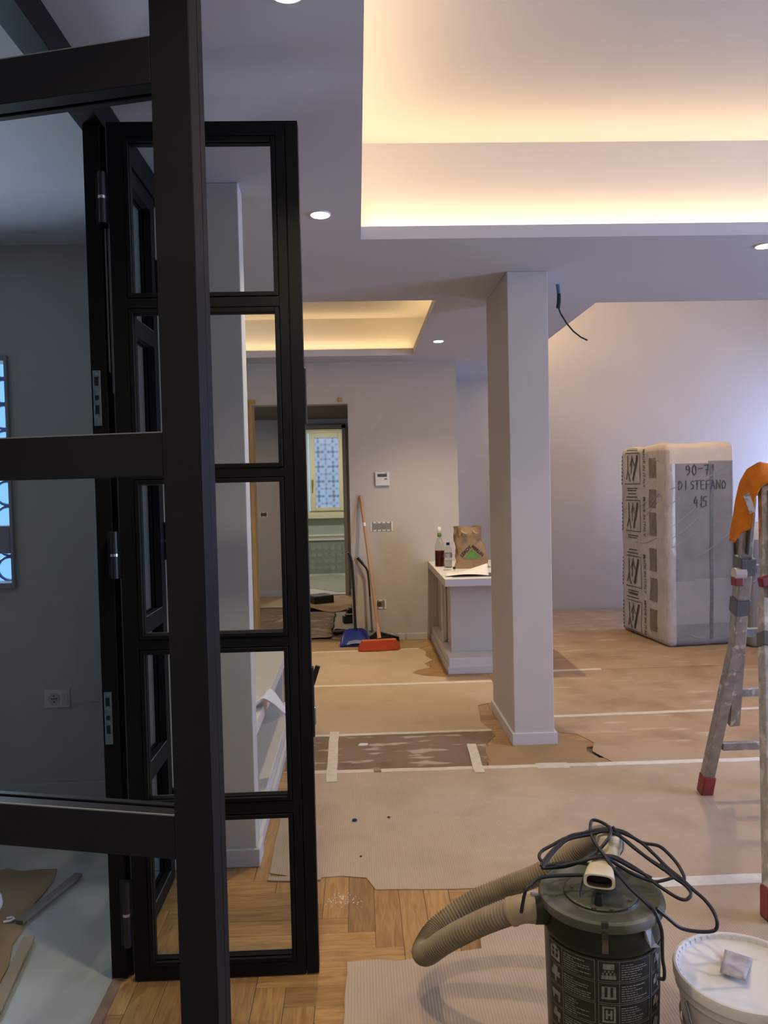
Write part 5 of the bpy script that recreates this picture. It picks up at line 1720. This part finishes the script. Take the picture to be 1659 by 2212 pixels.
CORDS = [
    [(0.433, 1.858, 0.481), (0.463, 1.862, 0.483), (0.501, 1.866, 0.484), (0.542, 1.862, 0.48), (0.584, 1.84, 0.478), (0.609, 1.815, 0.468), (0.630, 1.785, 0.452), (0.645, 1.757, 0.442), (0.656, 1.730, 0.434), (0.668, 1.716, 0.395), (0.672, 1.722, 0.343), (0.679, 1.738, 0.31), (0.684, 1.742, 0.283), (0.682, 1.742, 0.263), (0.672, 1.748, 0.262)],
    [(0.426, 1.858, 0.481), (0.448, 1.88, 0.495), (0.476, 1.9, 0.508), (0.514, 1.922, 0.522), (0.554, 1.93, 0.526), (0.6, 1.936, 0.529), (0.635, 1.935, 0.527), (0.672, 1.922, 0.516), (0.696, 1.908, 0.504), (0.72, 1.88, 0.484), (0.738, 1.855, 0.467), (0.762, 1.83, 0.451), (0.78, 1.807, 0.436), (0.798, 1.785, 0.423), (0.808, 1.76, 0.408), (0.809, 1.742, 0.391), (0.802, 1.742, 0.372), (0.765, 1.742, 0.371), (0.724, 1.742, 0.381), (0.692, 1.738, 0.408), (0.664, 1.735, 0.434)],
    [(0.438, 1.862, 0.484), (0.427, 1.875, 0.493), (0.436, 1.89, 0.502), (0.469, 1.905, 0.511), (0.507, 1.92, 0.52), (0.564, 1.932, 0.527), (0.616, 1.939, 0.53), (0.658, 1.932, 0.524), (0.694, 1.91, 0.506), (0.735, 1.902, 0.499), (0.755, 1.882, 0.485), (0.768, 1.858, 0.468), (0.77, 1.83, 0.45), (0.746, 1.84, 0.457), (0.722, 1.862, 0.473)],
    [(0.462, 1.858, 0.48), (0.497, 1.862, 0.482), (0.535, 1.868, 0.483), (0.573, 1.888, 0.495), (0.605, 1.9, 0.520), (0.622, 1.925, 0.532), (0.619, 1.948, 0.536), (0.595, 1.958, 0.545), (0.581, 1.955, 0.543), (0.572, 1.93, 0.525), (0.573, 1.895, 0.514), (0.583, 1.86, 0.502), (0.590, 1.835, 0.492), (0.600, 1.815, 0.48), (0.620, 1.785, 0.458), (0.640, 1.755, 0.444), (0.654, 1.733, 0.434)],
    [(0.569, 1.87, 0.495), (0.609, 1.872, 0.492), (0.64, 1.865, 0.478), (0.669, 1.845, 0.464), (0.692, 1.822, 0.449), (0.712, 1.805, 0.438), (0.738, 1.788, 0.426), (0.756, 1.785, 0.424), (0.772, 1.797, 0.431), (0.767, 1.815, 0.441), (0.746, 1.832, 0.453), (0.734, 1.845, 0.461), (0.718, 1.86, 0.471), (0.691, 1.88, 0.486), (0.663, 1.905, 0.504), (0.644, 1.925, 0.519), (0.631, 1.94, 0.535)],
    [(0.426, 1.855, 0.478), (0.462, 1.858, 0.478), (0.52, 1.86, 0.487), (0.579, 1.86, 0.497), (0.616, 1.853, 0.478), (0.652, 1.838, 0.46), (0.69, 1.825, 0.45), (0.712, 1.825, 0.45), (0.743, 1.832, 0.453)],
    [(0.429, 1.852, 0.478), (0.456, 1.88, 0.495), (0.485, 1.902, 0.509), (0.515, 1.918, 0.518), (0.568, 1.926, 0.523), (0.611, 1.930, 0.528), (0.648, 1.92, 0.515), (0.678, 1.892, 0.495), (0.7, 1.872, 0.48), (0.728, 1.85, 0.464)],
    [(0.364, 1.80, 0.40), (0.377, 1.805, 0.451), (0.396, 1.82, 0.459), (0.413, 1.83, 0.465), (0.442, 1.835, 0.467), (0.484, 1.838, 0.466), (0.523, 1.838, 0.465)],
    [(0.43, 1.862, 0.474), (0.49, 1.866, 0.474), (0.55, 1.870, 0.488), (0.60, 1.868, 0.492), (0.65, 1.852, 0.470), (0.69, 1.83, 0.455)],
    [(0.545, 1.85, 0.482), (0.525, 1.835, 0.46), (0.513, 1.82, 0.435), (0.508, 1.80, 0.412)]]
for i, c in enumerate(CORDS):
    obj('power_cord', MB(VC).tube(smooth_path(c, 6), 0.0042 if i < 9 else 0.0025, 8), CORD, vac, smooth=70)

# ------------------------------------------------------------------ white bucket
BC = Vector((0.892, 1.78, 0.003))
bk = thing('plastic_bucket', 'white plastic bucket with a dusty lid beside the vacuum cleaner', 'bucket', BC)
obj('bucket_body', MB().lathe([(0.125, 0.0), (0.130, 0.004), (0.148, 0.19), (0.149, 0.20), (0.156, 0.203), (0.156, 0.222), (0.150, 0.226)], n=64), BUCKET, bk, smooth=40)
bl_ = obj('bucket_lid', MB().lathe([(0.157, 0.220), (0.1605, 0.223), (0.1615, 0.240), (0.159, 0.247), (0.154, 0.248), (0.1505, 0.246), (0.147, 0.235), (0.143, 0.233), (0.0, 0.234)], n=64, cap1=False), LIDW, bk, smooth=35)
for k in range(48):
    a = k * 2 * PI / 48
    p0 = Vector((math.cos(a), math.sin(a), 0))
    obj('lid_rib', MB().obox(p0 * 0.149 + Vector((0, 0, 0.240)), p0, Vector((-p0.y, p0.x, 0)), (0, 0, 1), 0.002, 0.0015, 0.005), LIDW, bl_)
obj('bucket_handle', MB().tube(smooth_path([(-0.150, -0.02, 0.19), (-0.147, -0.06, 0.14), (-0.135, -0.09, 0.11), (-0.10, -0.125, 0.10), (0.0, -0.162, 0.10), (0.08, -0.142, 0.11)], 5), 0.003, 8), STEELG, bk, smooth=60)
obj('bucket_marking', MB().lathe([(0.1445, 0.10), (0.1468, 0.125)], n=64, cap0=False, cap1=False), BUCKET, bk, smooth=50)
def swatch(u, v):
    p = (Vector((0.832, 1.780, 0)) * (1 - u) + Vector((0.871, 1.736, 0)) * u) * (1 - v) + (Vector((0.891, 1.878, 0)) * (1 - u) + Vector((0.940, 1.837, 0)) * u) * v
    return (p.x, p.y, 0.2425 + 0.012 * (1 - v) ** 1.5 * (0.5 + 0.5 * u) + 0.003 * math.sin(v * 6))


o = obj('grey_swatch', MB().grid(swatch, 8, 10), GREYC, smooth=60)
o.modifiers.new('thick', 'SOLIDIFY').thickness = 0.0016
tag(o, 'scuffed grey piece of card lying on the white bucket lid', 'card')
for i, (u, v, lab_) in enumerate(((0.735, 1.70, 'thin splinter beside the white bucket'),)):
    o = obj('wood_splinter', MB().bar((u, v, 0.20), (u + 0.05, v + 0.01, 0.212), 0.004, 0.003), SHADEB)
    o.location = (0, 0, -0.195)
    tag(o, lab_, 'debris')
print('planks', cnt)
